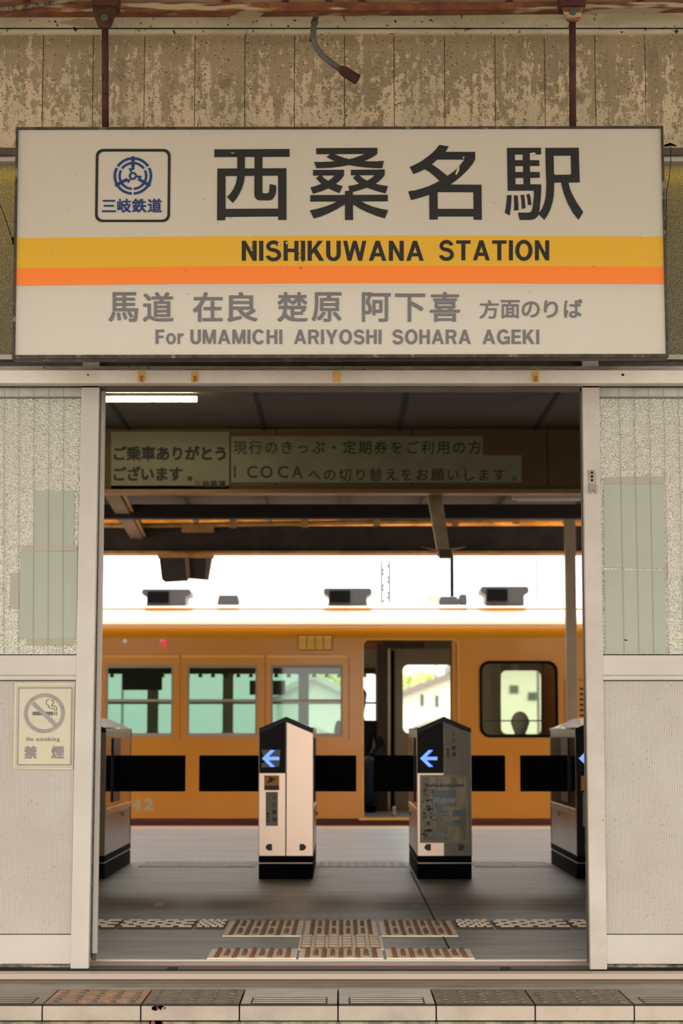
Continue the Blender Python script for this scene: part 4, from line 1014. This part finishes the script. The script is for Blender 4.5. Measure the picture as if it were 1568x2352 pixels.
for i in range(40):
    a = random.choice([985, 1012]) + random.uniform(0, 16); y0_ = random.choice([1863, 1887, 1911]) + random.uniform(0, 7); mb.rect(a, y0_, a + 1, y0_ + random.uniform(2, 6), YG - .0065, .0005)
mb.build('poster_marks', M('poster_pale', (206, 200, 192), rough=.4), po)['kind'] = 'stuff'
mb = MB()
for i in range(16):
    a = 976 + i * 5.6; mb.rect(a, 1800 + (i % 3), a + 4.2, 1808 - (i % 2), YG - .0062, .0005)
mb.build('poster_heading', M('poster_brown', (80, 62, 48), rough=.5), po)
mb = MB()
for i in range(46):
    a = random.uniform(966, 990); y0_ = random.uniform(1812, 1925); s = random.uniform(6, 16)
    mb.pp([(a, y0_), (a + s, y0_ - random.uniform(0, 5)), (a + s * .6, y0_ + 3)], YG - .0062, .0005)
mb.build('poster_leaves', M('poster_leaf', (88, 86, 44), rough=.5), po)['kind'] = 'stuff'
# orange sticker sliver on the hidden gate
MB().rect(1334, 1782, 1362, 1816, YG - .004, .002).build('sticker', MATS['sticker_orange'], g3)
MB().rect(1338, 1820, 1362, 1898, YG - .004, .002).build('label', LB, g3)

# ================================================================ platform roof
YBM = 16.4
zbt, zbb = zat(1208, YBM), zat(1271, YBM)
zR = zat(1150, YBM)
struct(MB().box(-30, 30, YF + .1, YPE + .05, zR + .02, zR + .08).build('ceiling_platform', ROOFD))
mb = MB()
for i in range(14):
    x = -4.6 + i * .66; mb.box(x - .02, x + .02, YF + .2, YPE, zR - .03, zR + .02)
tag(mb.build('roof_purlins', M('purlin', (40, 32, 26), rough=.8)), None, None, None, 'structure')
bb = thing('roof_beam', (0, YBM, zbb), 'wide dark brown beam across the platform roof above the train', 'beam')
MB().box(-9, 9, YBM, YBM + .12, zbb + .01, zbt).build('web', DBROWN, bb)
MB().box(-9, 9, YBM - .05, YBM + .19, zbb - .004, zbb + .016).build('bottom_flange', M('flange_highlight_tan', (230, 166, 92), (180, 124, 70), 8, .5), bb)  # highlight on the beam's lower edge painted in as tan
pi = thing('cable_pipe', (0, YBM - .1, zat(1198, YBM)), 'tan cable pipe running along the top of the wide roof beam', 'pipe')
q = [(225, 1207), (300, 1207), (450, 1206), (560, 1204), (700, 1202), (860, 1199), (1000, 1197), (1050, 1196), (1200, 1193), (1345, 1191)]
MB().tube([(at(a, b, YBM - .08)[0], YBM - .08, at(a, b, YBM - .08)[1]) for a, b in q], .020, 10).build('pipe', TANP, pi, smooth=True)
mb = MB()
for a, b in ((535, 1203), (700, 1202), (865, 1199), (1045, 1197), (1185, 1193)):
    x, z = at(a, b, YBM - .08); MB().box(x - .03, x + .03, YBM - .12, YBM - .004, z - .03, z + .03).build('clamp', TANP, pi, bevel=.005)
x, z = at(462, 1212, YBM - .1); MB().box(x - .16, x + .10, YBM - .11, YBM - .004, z - .035, z + .035).build('junction_box', TANP, pi, bevel=.004)
o = struct(MB().box(-30, 30, YPE - .02, YPE + .02, zat(1185, YPE), zR + .04).build('trim_11', ROOFD))
o = struct(MB().box(-30, 30, YPE - .004, YPE, zat(1212, YPE), zat(1184, YPE)).build('window_3', EAVE))  # assumed translucent eave sheet, gives the bright tan strip above the beam
# second, farther beam above
o = MB().box(-9, 9, YBM - 2.2, YBM - 2.1, zat(1190, YBM - 2.2), zat(1158, YBM - 2.2)).build('roof_joist', M('joist_dark', (52, 40, 31), (40, 31, 25), 5, .7)); tag(o, 'dark joist between the cladding wall and the wide roof beam', 'beam')
# rafter running in depth, slanted brace
x0, z0 = at(262, 1134, YF + .12); x1, z1 = at(320, 1238, YBM)
r = thing('roof_rafter', (x1, YBM, z1), 'brown channel rafter running toward the train in the left of the platform roof', 'beam')
MB().add([(x0 - .07, YF + .12, z0), (x0 + .03, YF + .12, z0), (x0 + .03, YF + .12, z0 + .12), (x0 - .07, YF + .12, z0 + .12), (x1 - .07, YBM, z1), (x1 + .03, YBM, z1), (x1 + .03, YBM, z1 + .12), (x1 - .07, YBM, z1 + .12)],
         [(0, 1, 2, 3), (7, 6, 5, 4), (0, 4, 5, 1), (1, 5, 6, 2), (2, 6, 7, 3), (3, 7, 4, 0)]).build('channel', M('rafter_brown', (160, 132, 100), (132, 108, 80), 5, .6), r)
MB().tube([(x0 + .05, YF + .12, z0 + .02), (x1 + .05, YBM - .1, z1 + .02)], .012, 8).build('flange_edge', TANP, r)
br = thing('roof_brace', (at(1021, 1276, YF + .3)[0], YF + .3, zat(1276, YF + .3)), 'pale grey-brown slanted brace between the cladding wall and the roof beam', 'brace')
MB().pp([(981, 1130), (1014, 1130), (1034, 1276), (1006, 1276)], YF + .30, .10).build('strut', M('brace_taupe', (206, 188, 160), (180, 160, 134), 12, .6), br, bevel=.003)
MB().pp([(1008, 1262), (1036, 1262), (1040, 1279), (1010, 1279)], YF + .27, .14).build('shoe', M('shoe_taupe', (110, 92, 72), rough=.6), br, bevel=.003)
mb = MB().pp([(968, 1256), (1005, 1262), (1070, 1256), (1036, 1266), (1004, 1266)], YF + .29, .02); mb.build('gusset', MATS['brace_taupe'], br)
# strip light under the roof at the right
q = thing('strip_light', (at(1260, 1142, 15)[0], 15, zat(1142, 15)), 'unlit white strip light beneath the platform roof by the right door', 'light')
MB().rect(1178, 1134, 1420, 1145, 15.0, .1).build('housing', M('strip_housing', (170, 160, 140), rough=.5), q, bevel=.005)
MB().tube([(at(1185, 1147, 15.05)[0], 15.05, at(1185, 1147, 15.05)[1]), (at(1415, 1147, 15.05)[0], 15.05, at(1415, 1147, 15.05)[1])], .012, 8).build('tube', M('dead_tube', (190, 180, 160), rough=.3), q)
MB().rect(1225, 1120, 1232, 1135, 15.03, .02).build('hanger', DBROWN, q); MB().rect(1385, 1120, 1392, 1135, 15.03, .02).build('hanger', DBROWN, q)
# hanging monitor pair
YM = 16.2
mo = thing('hanging_monitor', (at(425, 1277, YM)[0], YM, zat(1335, YM)), 'dark double housing hanging beneath the roof beam against the sky', 'monitor')
MB().pp([(365, 1279), (428, 1279), (430, 1332), (376, 1335), (371, 1330)], YM, .12).build('housing', DBROWN, mo, bevel=.004)
MB().pp([(428, 1279), (487, 1279), (478, 1331), (432, 1327)], YM + .03, .10).build('housing', M('housing_brown', (64, 52, 42), rough=.6), mo, bevel=.004)
MB().pp([(424, 1279), (433, 1279), (436, 1328), (428, 1330)], YM - .01, .06).build('divider', M('divider_tan', (150, 118, 84), rough=.5), mo, bevel=.002)
MB().pp([(474, 1279), (487, 1279), (478, 1331), (470, 1329)], YM + .02, .06).build('edge_bracket', M('edge_tan', (128, 104, 82), rough=.4), mo)
MB().pp([(362, 1270), (490, 1270), (490, 1281), (362, 1281)], YM - .01, .1).build('top_bracket', MATS['flange_highlight_tan'], mo)
# post
YP = 15.4
po_ = thing('platform_post', (at(1313, 1900, YP)[0], YP + .05, 0), 'square brown post on the platform beside the right door', 'post')
x0 = at(1301, 1500, YP)[0]; x1 = at(1325, 1500, YP)[0]
MB().box(x0, x1, YP, YP + .09, 0, zR + .03).build('shaft', M('post_brown', (164, 142, 112), (150, 128, 100), 3, .55), po_, bevel=.004)
MB().box(x0 - .03, x1 + .03, YP - .03, YP + .12, 0, .015).build('base_plate', DBROWN, po_)

# ================================================================ train
YT = YPE + .10
tr = thing('train', (0, YT + 1.05, -.6), 'yellow narrow train standing at the platform beyond the ticket gates', 'train')
XA, XB = at(-1500, 1600, YT)[0], at(2600, 1600, YT)[0]
YTF = YT + 2.1
zfl = zat(1879, YT); zsd = zat(1466, YT); zrf = zat(1389, YT + .25); zbot = zat(1893, YT)
def P(px, py, Y=YT): return at(px, py, Y)
holes = []
zw0, zw1 = P(0, 1692)[1], P(0, 1527)[1]
wins = [(-150, 12), (50, 205), (243, 397), (430, 590), (622, 786)]
def rwin(x0, x1, y0, y1, r, Y=YT):
    return rrect(at(x0, (y0 + y1) / 2, Y)[0], at(0, y1, Y)[1], at(x1, (y0 + y1) / 2, Y)[0], at(0, y0, Y)[1], r)
nh = [rwin(a, b, 1527, 1692, .01) for a, b in wins]
door_h = rwin(835, 1052, 1470, 1884, .05)
cab_h = rwin(1105, 1277, 1522, 1690, .075)
outer = [(XA, zbot), (XB, zbot), (XB, zsd), (XA, zsd)]
plate('body_side', [outer] + nh + [door_h, cab_h], YT, .05, TRAIN, tr)
# far side with windows and a door
Yf = YTF
fw = [(-160, -10), (16, 164), (190, 338), (363, 511), (535, 685), (709, 862)]
fh = [rwin(a, b, 1548, 1684, .02, Yf) for a, b in fw]
fd = rwin(925, 1040, 1527, 1684, .06, Yf)
fc = rwin(1150, 1243, 1540, 1686, .06, Yf)
plate('far_side', [[(XA, zbot), (XB, zbot), (XB, zsd), (XA, zsd)]] + fh + [fd, fc], Yf, .05, TINT_IN, tr)
# roof with rounded shoulders
mb = MB(); n = 10; prof = []
zb_ = zsd; R = .55
zsh = at(0, 1401, YT + R)[1]; zcr = at(0, 1385.5, YT + 1.05)[1]; Ht = zsh - zsd
for i in range(n + 1):
    a = PI / 2 * i / n; prof.append((YT + R * (1 - math.cos(a)), zb_ + Ht * math.sin(a)))
for i in range(1, 8):
    u = i / 8; prof.append((YT + R + (2.15 - 2 * R) * u, zsh + (zcr - zsh) * math.sin(PI * u) ** .8))
for i in range(n + 1):
    a = PI / 2 * (1 - i / n); prof.append((YTF + .05 - R * (1 - math.cos(a)), zb_ + Ht * math.sin(a)))
k = len(prof)
v = [(XA, y, z) for y, z in prof] + [(XB, y, z) for y, z in prof]
mi = []
mb.add(v, [(i, i + 1, k + i + 1, k + i) for i in range(k - 1)])
rf = mb.build('roof', [TRAIN, TRAINR], tr, smooth=True)
for p in rf.data.polygons: p.material_index = 1 if (p.center.z > zsh - .002) else 0
zg = zsh + .004; yg = YT + R - .01
MB().tube([(XA, yg - .012, zg), (XB, yg - .012, zg)], .013, 8).build('rain_gutter', M('gutter_orange', (120, 66, 4), rough=.7, spec=.1), tr, smooth=True)
# ends, floor, ceiling, inner skin
MB().box(XA, XA + .05, YT, YTF, zbot, zsd).build('end_wall', TRAIN, tr); MB().box(XB - .05, XB, YT, YTF, zbot, zsd).build('end_wall', TRAIN, tr)
MB().box(XA, XB, YT + .02, YTF + .03, zfl - .08, zfl).build('floor_panel', M('train_floor', (110, 102, 92), rough=.5), tr)
MB().box(XA, XB, YT + .05, YTF, zat(1438, YT), zat(1438, YT) + .02).build('ceiling_panel', M('train_ceiling', (216, 204, 182), rough=.6), tr)
MB().box(XA, XB, YT - .012, YT + .10, zbot - .12, zbot + .05).build('skirt', M('skirt_red', (84, 26, 10), rough=.6), tr)
for xx in (-4.5, -2.2, 0.4, 2.2):
    MB().box(xx - .55, xx + .55, YT + .30, YT + .38, zat(1438, YT) - .02, zat(1438, YT)).build('added_fill_lamp', M('train_fill_glow', (255, 240, 214), emit=5), tr)  # lamps added to brighten the train interior, hidden above the door header
# near windows
for i, (a, b) in enumerate(wins):
    w = plate('window_frame', [rwin(a, b, 1527, 1692, .01), rwin(a + 4, b - 4, 1534, 1684, .008)], YT + .004, .03, M('frame_alu', (150, 140, 120), rough=.35, metal=.4), tr)
    MB().rect(a + 4, 1606, b - 4, 1611.5, YT + .0, .025).build('meeting_rail', M('rail_alu', (170, 150, 132), rough=.35), w)
    MB().rect(a + 2, 1684, b - 2, 1692, YT - .005, .02).build('sill', MATS['rail_alu'], w)
    MB().rect(a + 3, 1530, b - 3, 1688, YT + .014, .004).build('pane', GREEN_GLASS, w)
for a, b in ((-190, 10), (30, 226), (228, 411), (417, 606), (612, 797)):
    MB().rect(a, 1505, b, 1510, YT - .02, .03).build('drip_moulding', TRIMY, tr, bevel=.004)
mb = MB()
for a in (30, 228, 413, 608, 800):
    mb.rect(a, 1510, a + 1.5, 1700, YT - .003, .004)
mb.build('panel_joint', M('joint_orange', (170, 96, 10), rough=.5), tr)
# far panes
for i, (a, b) in enumerate(fw):
    w = MB().rect(a, 1548, b, 1684, Yf + .02, .004).build('far_pane', GREEN_GLASS if b < 700 else CLEAR_GLASS, tr)
    MB().rect(a, 1612, b, 1617, Yf + .0, .03).build('far_rail', M('far_rail', (110, 100, 84), rough=.5), w)
MB().rect(925, 1527, 1040, 1684, Yf + .02, .004).build('far_pane', CLEAR_GLASS, tr)
MB().rect(1150, 1540, 1243, 1686, Yf + .02, .004).build('far_pane', CLEAR_GLASS, tr)
# far door leaf frame
mb = MB().rect(898, 1494, 905, 1872, Yf - .03, .03); mb.build('far_door_rubber', BLACK, tr)
MB().rect(906, 1496, 909, 1872, Yf - .035, .03).build('far_door_edge', M('door_edge', (160, 150, 130), rough=.4), tr)
MB().rect(891, 1480, 895, 1872, Yf - .1, .03).build('grab_pole', M('pole_steel', (180, 160, 134), rough=.25, metal=.7), tr)
MB().rect(866, 1478, 890, 1876, Yf - .35, .03).build('partition', M('partition_brown', (84, 62, 46), (74, 54, 40), 4, .5), tr)
MB().rect(880, 1474, 975, 1487, Yf - .25, .03).build('lintel_panel', MATS['partition_brown'], tr)
MB().rect(978, 1474, 1032, 1488, Yf - .26, .01).build('route_card', M('route_card', (130, 122, 104), (110, 100, 84), 80, .5), tr)
# sliding near door leaf, half open, and doorway trim
mb = MB().rect(1036, 1472, 1060, 1880, YT + .022, .03)
dl = mb.build('door_leaf', TRAIN, tr)
MB().rect(1034, 1472, 1037.5, 1880, YT + .02, .03).build('door_rubber', M('rubber_brown', (60, 34, 16), rough=.6), dl)
plate('doorway_trim', [rwin(832, 1055, 1467, 1884, .06), rwin(835, 1052, 1470, 1886, .05)], YT - .008, .03, TRIMY, tr)
MB().rect(824, 1878, 968, 1884, YT - .05, .08).build('door_step', TRIMY, tr, bevel=.004)
# cab window with gasket
plate('cab_window_gasket', [rwin(1101, 1281, 1518, 1694, .09), rwin(1107, 1275, 1524, 1688, .075)], YT - .012, .04, BLACK, tr)
MB().rect(1106, 1522, 1276, 1690, YT + .02, .004).build('cab_pane', CLEAR_GLASS, tr)
MB().rect(1243, 1520, 1250, 1692, YT + .9, .05).build('cab_partition', M('cab_brown', (100, 66, 34), rough=.5), tr)
MB().rect(1244, 1500, 1300, 1880, YT + .95, .03).build('cab_cabinet', M('cab_cabinet', (176, 108, 44), (150, 92, 40), 4, .5), tr)
MB().rect(1108, 1500, 1150, 1880, Yf - .2, .03).build('cab_panel', M('cab_grey', (224, 218, 198), (190, 184, 166), 3, .5, stretch=(4, 1, .3)), tr)
MB().rect(1110, 1654, 1250, 1657, YT + .3, .015).build('cab_rail', M('cab_rail', (110, 112, 104), rough=.4), tr)
# driver's seat headrest
hx, hz = at(1194, 1662, YT + 1.0)
bm2 = bmesh.new(); bmesh.ops.create_uvsphere(bm2, u_segments=20, v_segments=12, radius=1)
for v_ in bm2.verts: v_.co = (v_.co.x * .088 * (1 - .12 * (v_.co.z < 0)), v_.co.y * .05, v_.co.z * .115)
me = bpy.data.meshes.new('seat_headrest'); bm2.to_mesh(me); bm2.free()
for p_ in me.polygons: p_.use_smooth = True
for v_ in me.vertices: v_.co += Vector((hx, YT + 1.0, hz))
me.materials.append(M('headrest_grey', (190, 194, 182), rough=.7)); o = bpy.data.objects.new('seat_headrest', me); COL.objects.link(o); child(o, tr)
MB().box(hx - .05, hx + .05, YT + .98, YT + 1.04, zfl + .35, hz - .06).build('seat_back', M('seat_grey', (90, 90, 84), rough=.7), tr)
MB().box(hx - .2, hx + .2, YT + .75, YT + 1.05, zfl, zfl + .38).build('driver_seat', MATS['seat_grey'], tr, bevel=.02)
# cards hanging inside
o = MB().rect(280, 1534, 372, 1585, YT + 1.3, .02).build('hanging_board', M('board_dark', (40, 46, 42), rough=.6), tr)
MB().rect(573, 1563, 655, 1596, YT + 1.6, .02).build('hanging_board', MATS['board_dark'], tr)
MB().rect(-400, 1534, 862, 1547, Yf - .12, .10).build('luggage_rack', M('rack_dark', (56, 58, 50), rough=.6), tr)
mb = MB()
for i in range(34):
    px = -120 + i * 29; x, z = at(px, 1551, Yf - .5)
    mb = MB(); mb.tube([(x, Yf - .5, z + .05), (x, Yf - .5, z + .005)], .008, 6); mb.tube([(x, Yf - .5, z + .01), (x, Yf - .5, z - .02)], [.018, .022], 8)
    mb.build('hand_strap', M('strap_dark', (60, 66, 60), rough=.6), tr)
MB().box(at(-400, 1700, Yf)[0], at(864, 1700, Yf)[0], Yf - .45, Yf - .02, zfl, zfl + .36).build('bench_seat', M('bench_green', (46, 70, 58), rough=.8), tr, bevel=.02)
# lamps, louvre, number
for px, m_, s_ in ((287, M('lamp_white', (240, 220, 214), rough=.2, coat=.6), .016), (372, M('lamp_chrome', (200, 160, 160), rough=.2, metal=.5), .020)):
    x, z = at(px, 1473, YT); MB().tube([(x, YT - .03, z), (x, YT, z)], [s_, s_ * 1.3], 14).build('marker_lamp', m_, tr)
x, z = at(376, 1477, YT); MB().tube([(x, YT - .05, z), (x, YT - .01, z)], [.022, .028], 14).build('red_lamp', M('lamp_red', (230, 50, 70), emit=.7), tr)
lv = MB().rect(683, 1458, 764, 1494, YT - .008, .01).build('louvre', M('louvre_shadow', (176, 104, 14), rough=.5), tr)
mb = MB()
for i in range(4):
    for j in range(6):
        a = 686 + i * 19.3; b = 1462 + j * 5; mb.rect(a, b, a + 16.5, b + 3, YT - .016, .01)
mb.build('louvre_blade', M('louvre_gold_highlight', (255, 214, 90), rough=.3, coat=.5), lv, bevel=.002)  # blades lightened so the colour carries their gold highlights
mb = MB(); put_glyph(mb, '4', (304, 1836, 325, 1862), YT - .002, 1.6); put_glyph(mb, '2', (331, 1834, 352, 1862), YT - .002, 1.6); put_glyph(mb, '1', (281, 1836, 296, 1862), YT - .002, 1.6)
mb.build('running_number', M('number_grey', (176, 160, 130), rough=.4), tr)
mb = MB()
for i in range(6): mb.rect(1331, 1580 + i * 12.2, 1400, 1584.5 + i * 12.2, YT - .003, .004)
mb.build('cab_vent_slot', BLACK, tr)
plate('cab_door_trim', [rwin(1297, 1700, 1560, 1900, .02), rwin(1300, 1697, 1563, 1902, .02)], YT - .006, .01, MATS['joint_orange'], tr)
# roof ventilators
VG = M('vent_grey', (70, 70, 74), rough=.5); VD = M('vent_dark', (6, 6, 8), rough=.7, spec=.1)
def vent(px, w, top, bot, small=False):
    Yv = YT + .9; x, _ = at(px, 1366, Yv); zt_, zb2 = at(px, top, Yv)[1], at(px, bot, Yv)[1]; hw = w / 2 * Yv / FPX
    if small:
        MB().prism([(x - hw, zb2 - .05), (x + hw, zb2 - .05), (x + hw, zb2 + .0), (x + hw * .85, zt_), (x - hw * .85, zt_), (x - hw, zb2)], Yv - .15, .3).build('small_vent', VG, tr, bevel=.008); return
    hh = zt_ - zb2
    v = MB().prism([(x - hw * .8, zb2 - .06), (x + hw * .8, zb2 - .06), (x + hw * .8, zb2 + hh * .3), (x + hw, zb2 + hh * .45), (x + hw, zt_ - hh * .15), (x + hw * .92, zt_), (x - hw * .92, zt_), (x - hw, zt_ - hh * .1), (x - hw, zb2 + hh * .5), (x - hw * .8, zb2 + hh * .3)], Yv - .2, .4).build('roof_vent', VG, tr, bevel=.008)
    MB().box(x - hw * .75, x + hw * .1, Yv - .215, Yv - .19, zb2 - .03, zt_ - hh * .25).build('vent_mouth', VD, v)
vent(386, 112, 1356, 1381); vent(798, 110, 1354, 1380); vent(1155, 110, 1350, 1377)
vent(526, 50, 1369, 1385, True); vent(1061, 18, 1367, 1378, True); vent(1028, 44, 1372, 1382, True)
# bogies
for xb in (-3, 3):
    MB().box(xb - .8, xb + .8, YT + .5, YT + 1.6, -.85, zbot - .1).build('bogie', BLACK, tr, bevel=.03)

# ---------------------------------------------------------------- seated passenger
def skin(name, joints, edges, m, parent, sub=2):
    me = bpy.data.meshes.new(name); me.from_pydata([j[0] for j in joints], edges, [])
    o = bpy.data.objects.new(name, me); COL.objects.link(o)
    md = o.modifiers.new('s', 'SKIN')
    for d, j in zip(me.skin_vertices[0].data, joints): d.radius = (j[1], j[2] if len(j) > 2 else j[1])
    me.skin_vertices[0].data[0].use_root = True
    s2 = o.modifiers.new('d', 'SUBSURF'); s2.levels = sub; s2.render_levels = sub
    bpy.context.view_layer.update()
    m2 = bpy.data.meshes.new_from_object(o.evaluated_get(bpy.context.evaluated_depsgraph_get()))
    bpy.data.objects.remove(o); m2.materials.clear(); m2.materials.append(m)
    for p in m2.polygons: p.use_smooth = True
    o = bpy.data.objects.new(name, m2); COL.objects.link(o)
    if parent is not None: child(o, parent)
    return o
Yb = Yf - .30; bx = at(824, 1700, Yb)[0]; sz = zfl + .40
pe = thing('person', (bx, Yb - .1, zfl), 'seated passenger in black jacket and blue jeans inside the train doorway', 'person')
V = lambda x, y, z: (bx + x, Yb + y, sz + z)
SKN = M('skin', (190, 140, 110), rough=.5)
skin('body', [(V(0, .02, .10), .10), (V(0, .03, .30), .11, .08), (V(0, .03, .44), .09, .07), (V(0, .02, .52), .045), (V(0, 0, .60), .07), (V(0, -.01, .70), .085), (V(0, 0, .77), .05)], [(0, 1), (1, 2), (2, 3), (3, 4), (4, 5), (5, 6)], SKN, pe)
JK = M('jacket_black', (18, 18, 20), rough=.8)
for s_ in (-1, 1):
    pass
skin('jacket', [(V(0, .02, .13), .14, .11), (V(0, .03, .25), .15, .11), (V(0, .03, .42), .13, .10), (V(.17, .03, .43), .065), (V(.22, -.02, .22), .055), (V(.13, -.22, .10), .045), (V(-.17, .03, .43), .065), (V(-.22, -.02, .22), .055), (V(-.13, -.22, .10), .045)],
     [(0, 1), (1, 2), (2, 3), (3, 4), (4, 5), (2, 6), (6, 7), (7, 8)], JK, pe)
skin('jeans', [(V(0, .0, .05), .12, .10), (V(.09, -.05, .06), .085), (V(.11, -.38, .06), .065), (V(.11, -.40, -.15), .055), (V(.11, -.38, -.33), .045), (V(-.09, -.05, .06), .085), (V(-.11, -.38, .06), .065), (V(-.11, -.40, -.15), .055), (V(-.11, -.38, -.33), .045)],
     [(0, 1), (1, 2), (2, 3), (3, 4), (0, 5), (5, 6), (6, 7), (7, 8)], M('jeans_blue', (44, 62, 92), rough=.8), pe)
skin('hair', [(V(0, .03, .62), .07), (V(0, .03, .72), .095), (V(0, .0, .80), .07)], [(0, 1), (1, 2)], M('hair_black', (14, 12, 12), rough=.6), pe)
for s_ in (-1, 1):
    hx0, hy0, hz0 = V(s_ * .09, -.27, .10)
    J_ = [((hx0 + s_ * .03, hy0 + .03, hz0), .022, .018), ((hx0, hy0, hz0), .034, .016), ((hx0 - s_ * .035, hy0 - .03, hz0 - .005), .036, .014)]
    E_ = [(0, 1), (1, 2)]
    for f_ in range(4):
        b0 = len(J_); ox = (f_ - 1.5) * .018
        J_ += [((hx0 - s_ * .06, hy0 - .035 + ox, hz0 - .008), .009), ((hx0 - s_ * (.085 + .004 * (f_ % 2)), hy0 - .04 + ox, hz0 - .018), .008), ((hx0 - s_ * .095, hy0 - .04 + ox, hz0 - .036), .007)]
        E_ += [(2, b0), (b0, b0 + 1), (b0 + 1, b0 + 2)]
    b0 = len(J_); J_ += [((hx0 - s_ * .02, hy0 - .045, hz0 + .018), .010), ((hx0 - s_ * .045, hy0 - .06, hz0 + .014), .008)]; E_ += [(1, b0), (b0, b0 + 1)]
    skin('hand', J_, E_, SKN, pe)
    MB().box(hx0 - .02 + s_ * .02 - .03, hx0 + s_ * .02 + .05, Yb - .52, Yb - .34, zfl, zfl + .07).build('shoe', BLACK, pe, bevel=.02)
x, z = at(905, 1872, YT + .5)
o = thing('small_pale_item', (x, YT + .5, zfl), 'tiny pale bottle standing on the train floor inside the open doorway', 'item')  # small pale upright object, not identified
MB().tube([(x, YT + .5, zfl + .001), (x, YT + .5, zfl + .045), (x, YT + .5, zfl + .055)], [.018, .018, .010], 12).build('item_body', M('item_pale', (230, 214, 200), rough=.3), o, smooth=True)
MB().tube([(x, YT + .5, zfl + .055), (x, YT + .5, zfl + .085)], .016, 12).build('item_top', M('item_top_pale', (240, 224, 206), rough=.3), o, smooth=True)

# ================================================================ beyond the train
def house(x0, x1, y, zt, zp, lab, wallc, roofc, wins_, depth=9):
    h = thing('house', ((x0 + x1) / 2, y + depth / 2, -.9), lab, 'house')
    xm = (x0 + x1) / 2
    MB().prism([(x0, -.9), (x1, -.9), (x1, zt), (xm, zp), (x0, zt)], y, depth).build('wall', M('hw_' + lab[:12], wallc, rough=.8), h)
    mb = MB()
    for s_, xa in ((-1, x0), (1, x1)):
        e = xa + s_ * .5; ze = zt - .5 * (zp - zt) / (xm - x0)
        mb.prism([(xm, zp), (e, ze), (e, ze + .35), (xm, zp + .35)], y - .5, depth + 1)
    mb.build('roof', M('hr_' + lab[:12], roofc, rough=.7), h)
    for (a, b, c_, d_) in wins_: MB().rect(a, b, c_, d_, y - .05, .05).build('window', M('house_window', (90, 96, 92), rough=.2), h)
D = 150
house(at(880, 0, D)[0], at(1200, 0, D)[0], D, at(0, 1612, D)[1], at(0, 1548, D)[1], 'white gabled house with two narrow windows far beyond the train', (236, 234, 222), (150, 136, 136), [(965, 1595, 973, 1622), (999, 1597, 1007, 1624)])
D = 90
house(at(1060, 0, D)[0], at(1330, 0, D)[0], D, at(0, 1530, D)[1], at(0, 1500, D)[1], 'cream house behind the driving cab window', (228, 230, 206), (150, 146, 140), [(1170, 1574, 1190, 1592), (1212, 1590, 1232, 1608)])
D = 120
house(at(640, 0, D)[0], at(800, 0, D)[0], D, at(0, 1600, D)[1], at(0, 1560, D)[1], 'pale grey roofed house seen in the third green window', (228, 232, 226), (190, 190, 190), [])
def tree(cx, D, py, r, lab, col, hz=None):
    x, z = at(cx, py, D); R = r * D / FPX
    t = thing('tree', (x, D, -.9), lab, 'tree')
    MB().tube([(x, D, -.9), (x, D, z)], [R * .12, R * .06], 8).build('trunk', M('trunk', (70, 56, 42), rough=.9), t)
    bm3 = bmesh.new(); rnd = random.Random(cx)
    for i in range(420):
        u, w_ = rnd.uniform(-1, 1), rnd.uniform(0, 2 * PI); rr = R * rnd.uniform(.55, 1) ; q_ = math.sqrt(1 - u * u)
        c = Vector((x + rr * q_ * math.cos(w_) * 1.2, D + rr * q_ * math.sin(w_), z + rr * u * .85)); s_ = R * rnd.uniform(.08, .16)
        n_ = Vector((rnd.gauss(0, 1), rnd.gauss(0, 1), rnd.gauss(0, 1))).normalized(); a_ = n_.orthogonal().normalized() * s_; b_ = n_.cross(a_)
        bm3.faces.new([bm3.verts.new(c + a_), bm3.verts.new(c + b_), bm3.verts.new(c - a_), bm3.verts.new(c - b_)])
    me = bpy.data.meshes.new('crown'); bm3.to_mesh(me); bm3.free(); me.materials.append(M('leaf_' + str(col[1]), col, rough=.8))
    o = bpy.data.objects.new('crown', me); COL.objects.link(o); child(o, t)
tree(960, 240, 1585, 52, 'bright green tree above the white gabled house roof', (206, 216, 150))
tree(745, 200, 1590, 70, 'green tree showing in the window left of the train door', (196, 216, 150))
#tree(500, 200, 1600, 60, 'green tree showing behind the middle green window', (96, 126, 80))
#tree(300, 160, 1625, 70, 'green tree showing behind the first green window', (90, 124, 76))
tree(1000, 160, 1380, 16, 'small green treetop just above the train roof', (180, 200, 120))
GP = M('mast_grey', (84, 84, 84), rough=.6)
def mast(px, top, D, r, lab, lattice=False):
    x, zt_ = at(px, top, D); t = thing('catenary_mast' if lattice else 'utility_pole', (x, D, -.9), lab, 'mast' if lattice else 'pole')
    if not lattice:
        MB().tube([(x, D, -.9), (x, D, zt_)], r, 8).build('shaft', GP, t); return t
    mb = MB(); w_ = 9 * D / FPX
    for a in (-1, 1):
        for b in (-1, 1): mb.tube([(x + a * w_, D + b * w_, -.9), (x + a * w_, D + b * w_, zt_)], r, 6)
    mb.build('corner_post', GP, t); mb = MB(); z = -.9; s_ = 1
    while z < zt_ - w_ * 2:
        mb.tube([(x - s_ * w_, D - w_, z), (x + s_ * w_, D - w_, z + 2 * w_)], r * .7, 5); z += 2 * w_; s_ = -s_
    mb.build('lacing', GP, t)
mast(885, 1288, 60, .045, 'pale lattice mast beyond the train between two roof vents', True)
mast(285, 1296, 60, .03, 'thin pale pole beyond the train near the first roof vent')
mast(1232, 1280, 60, .035, 'thin pale pole beyond the train near the platform post')
t = mast(1037, 1220, 22, .022, 'thin black pole rising behind the train roof'); t.children[0].data.materials[0] = BLACK
bpy.context.view_layer.update()
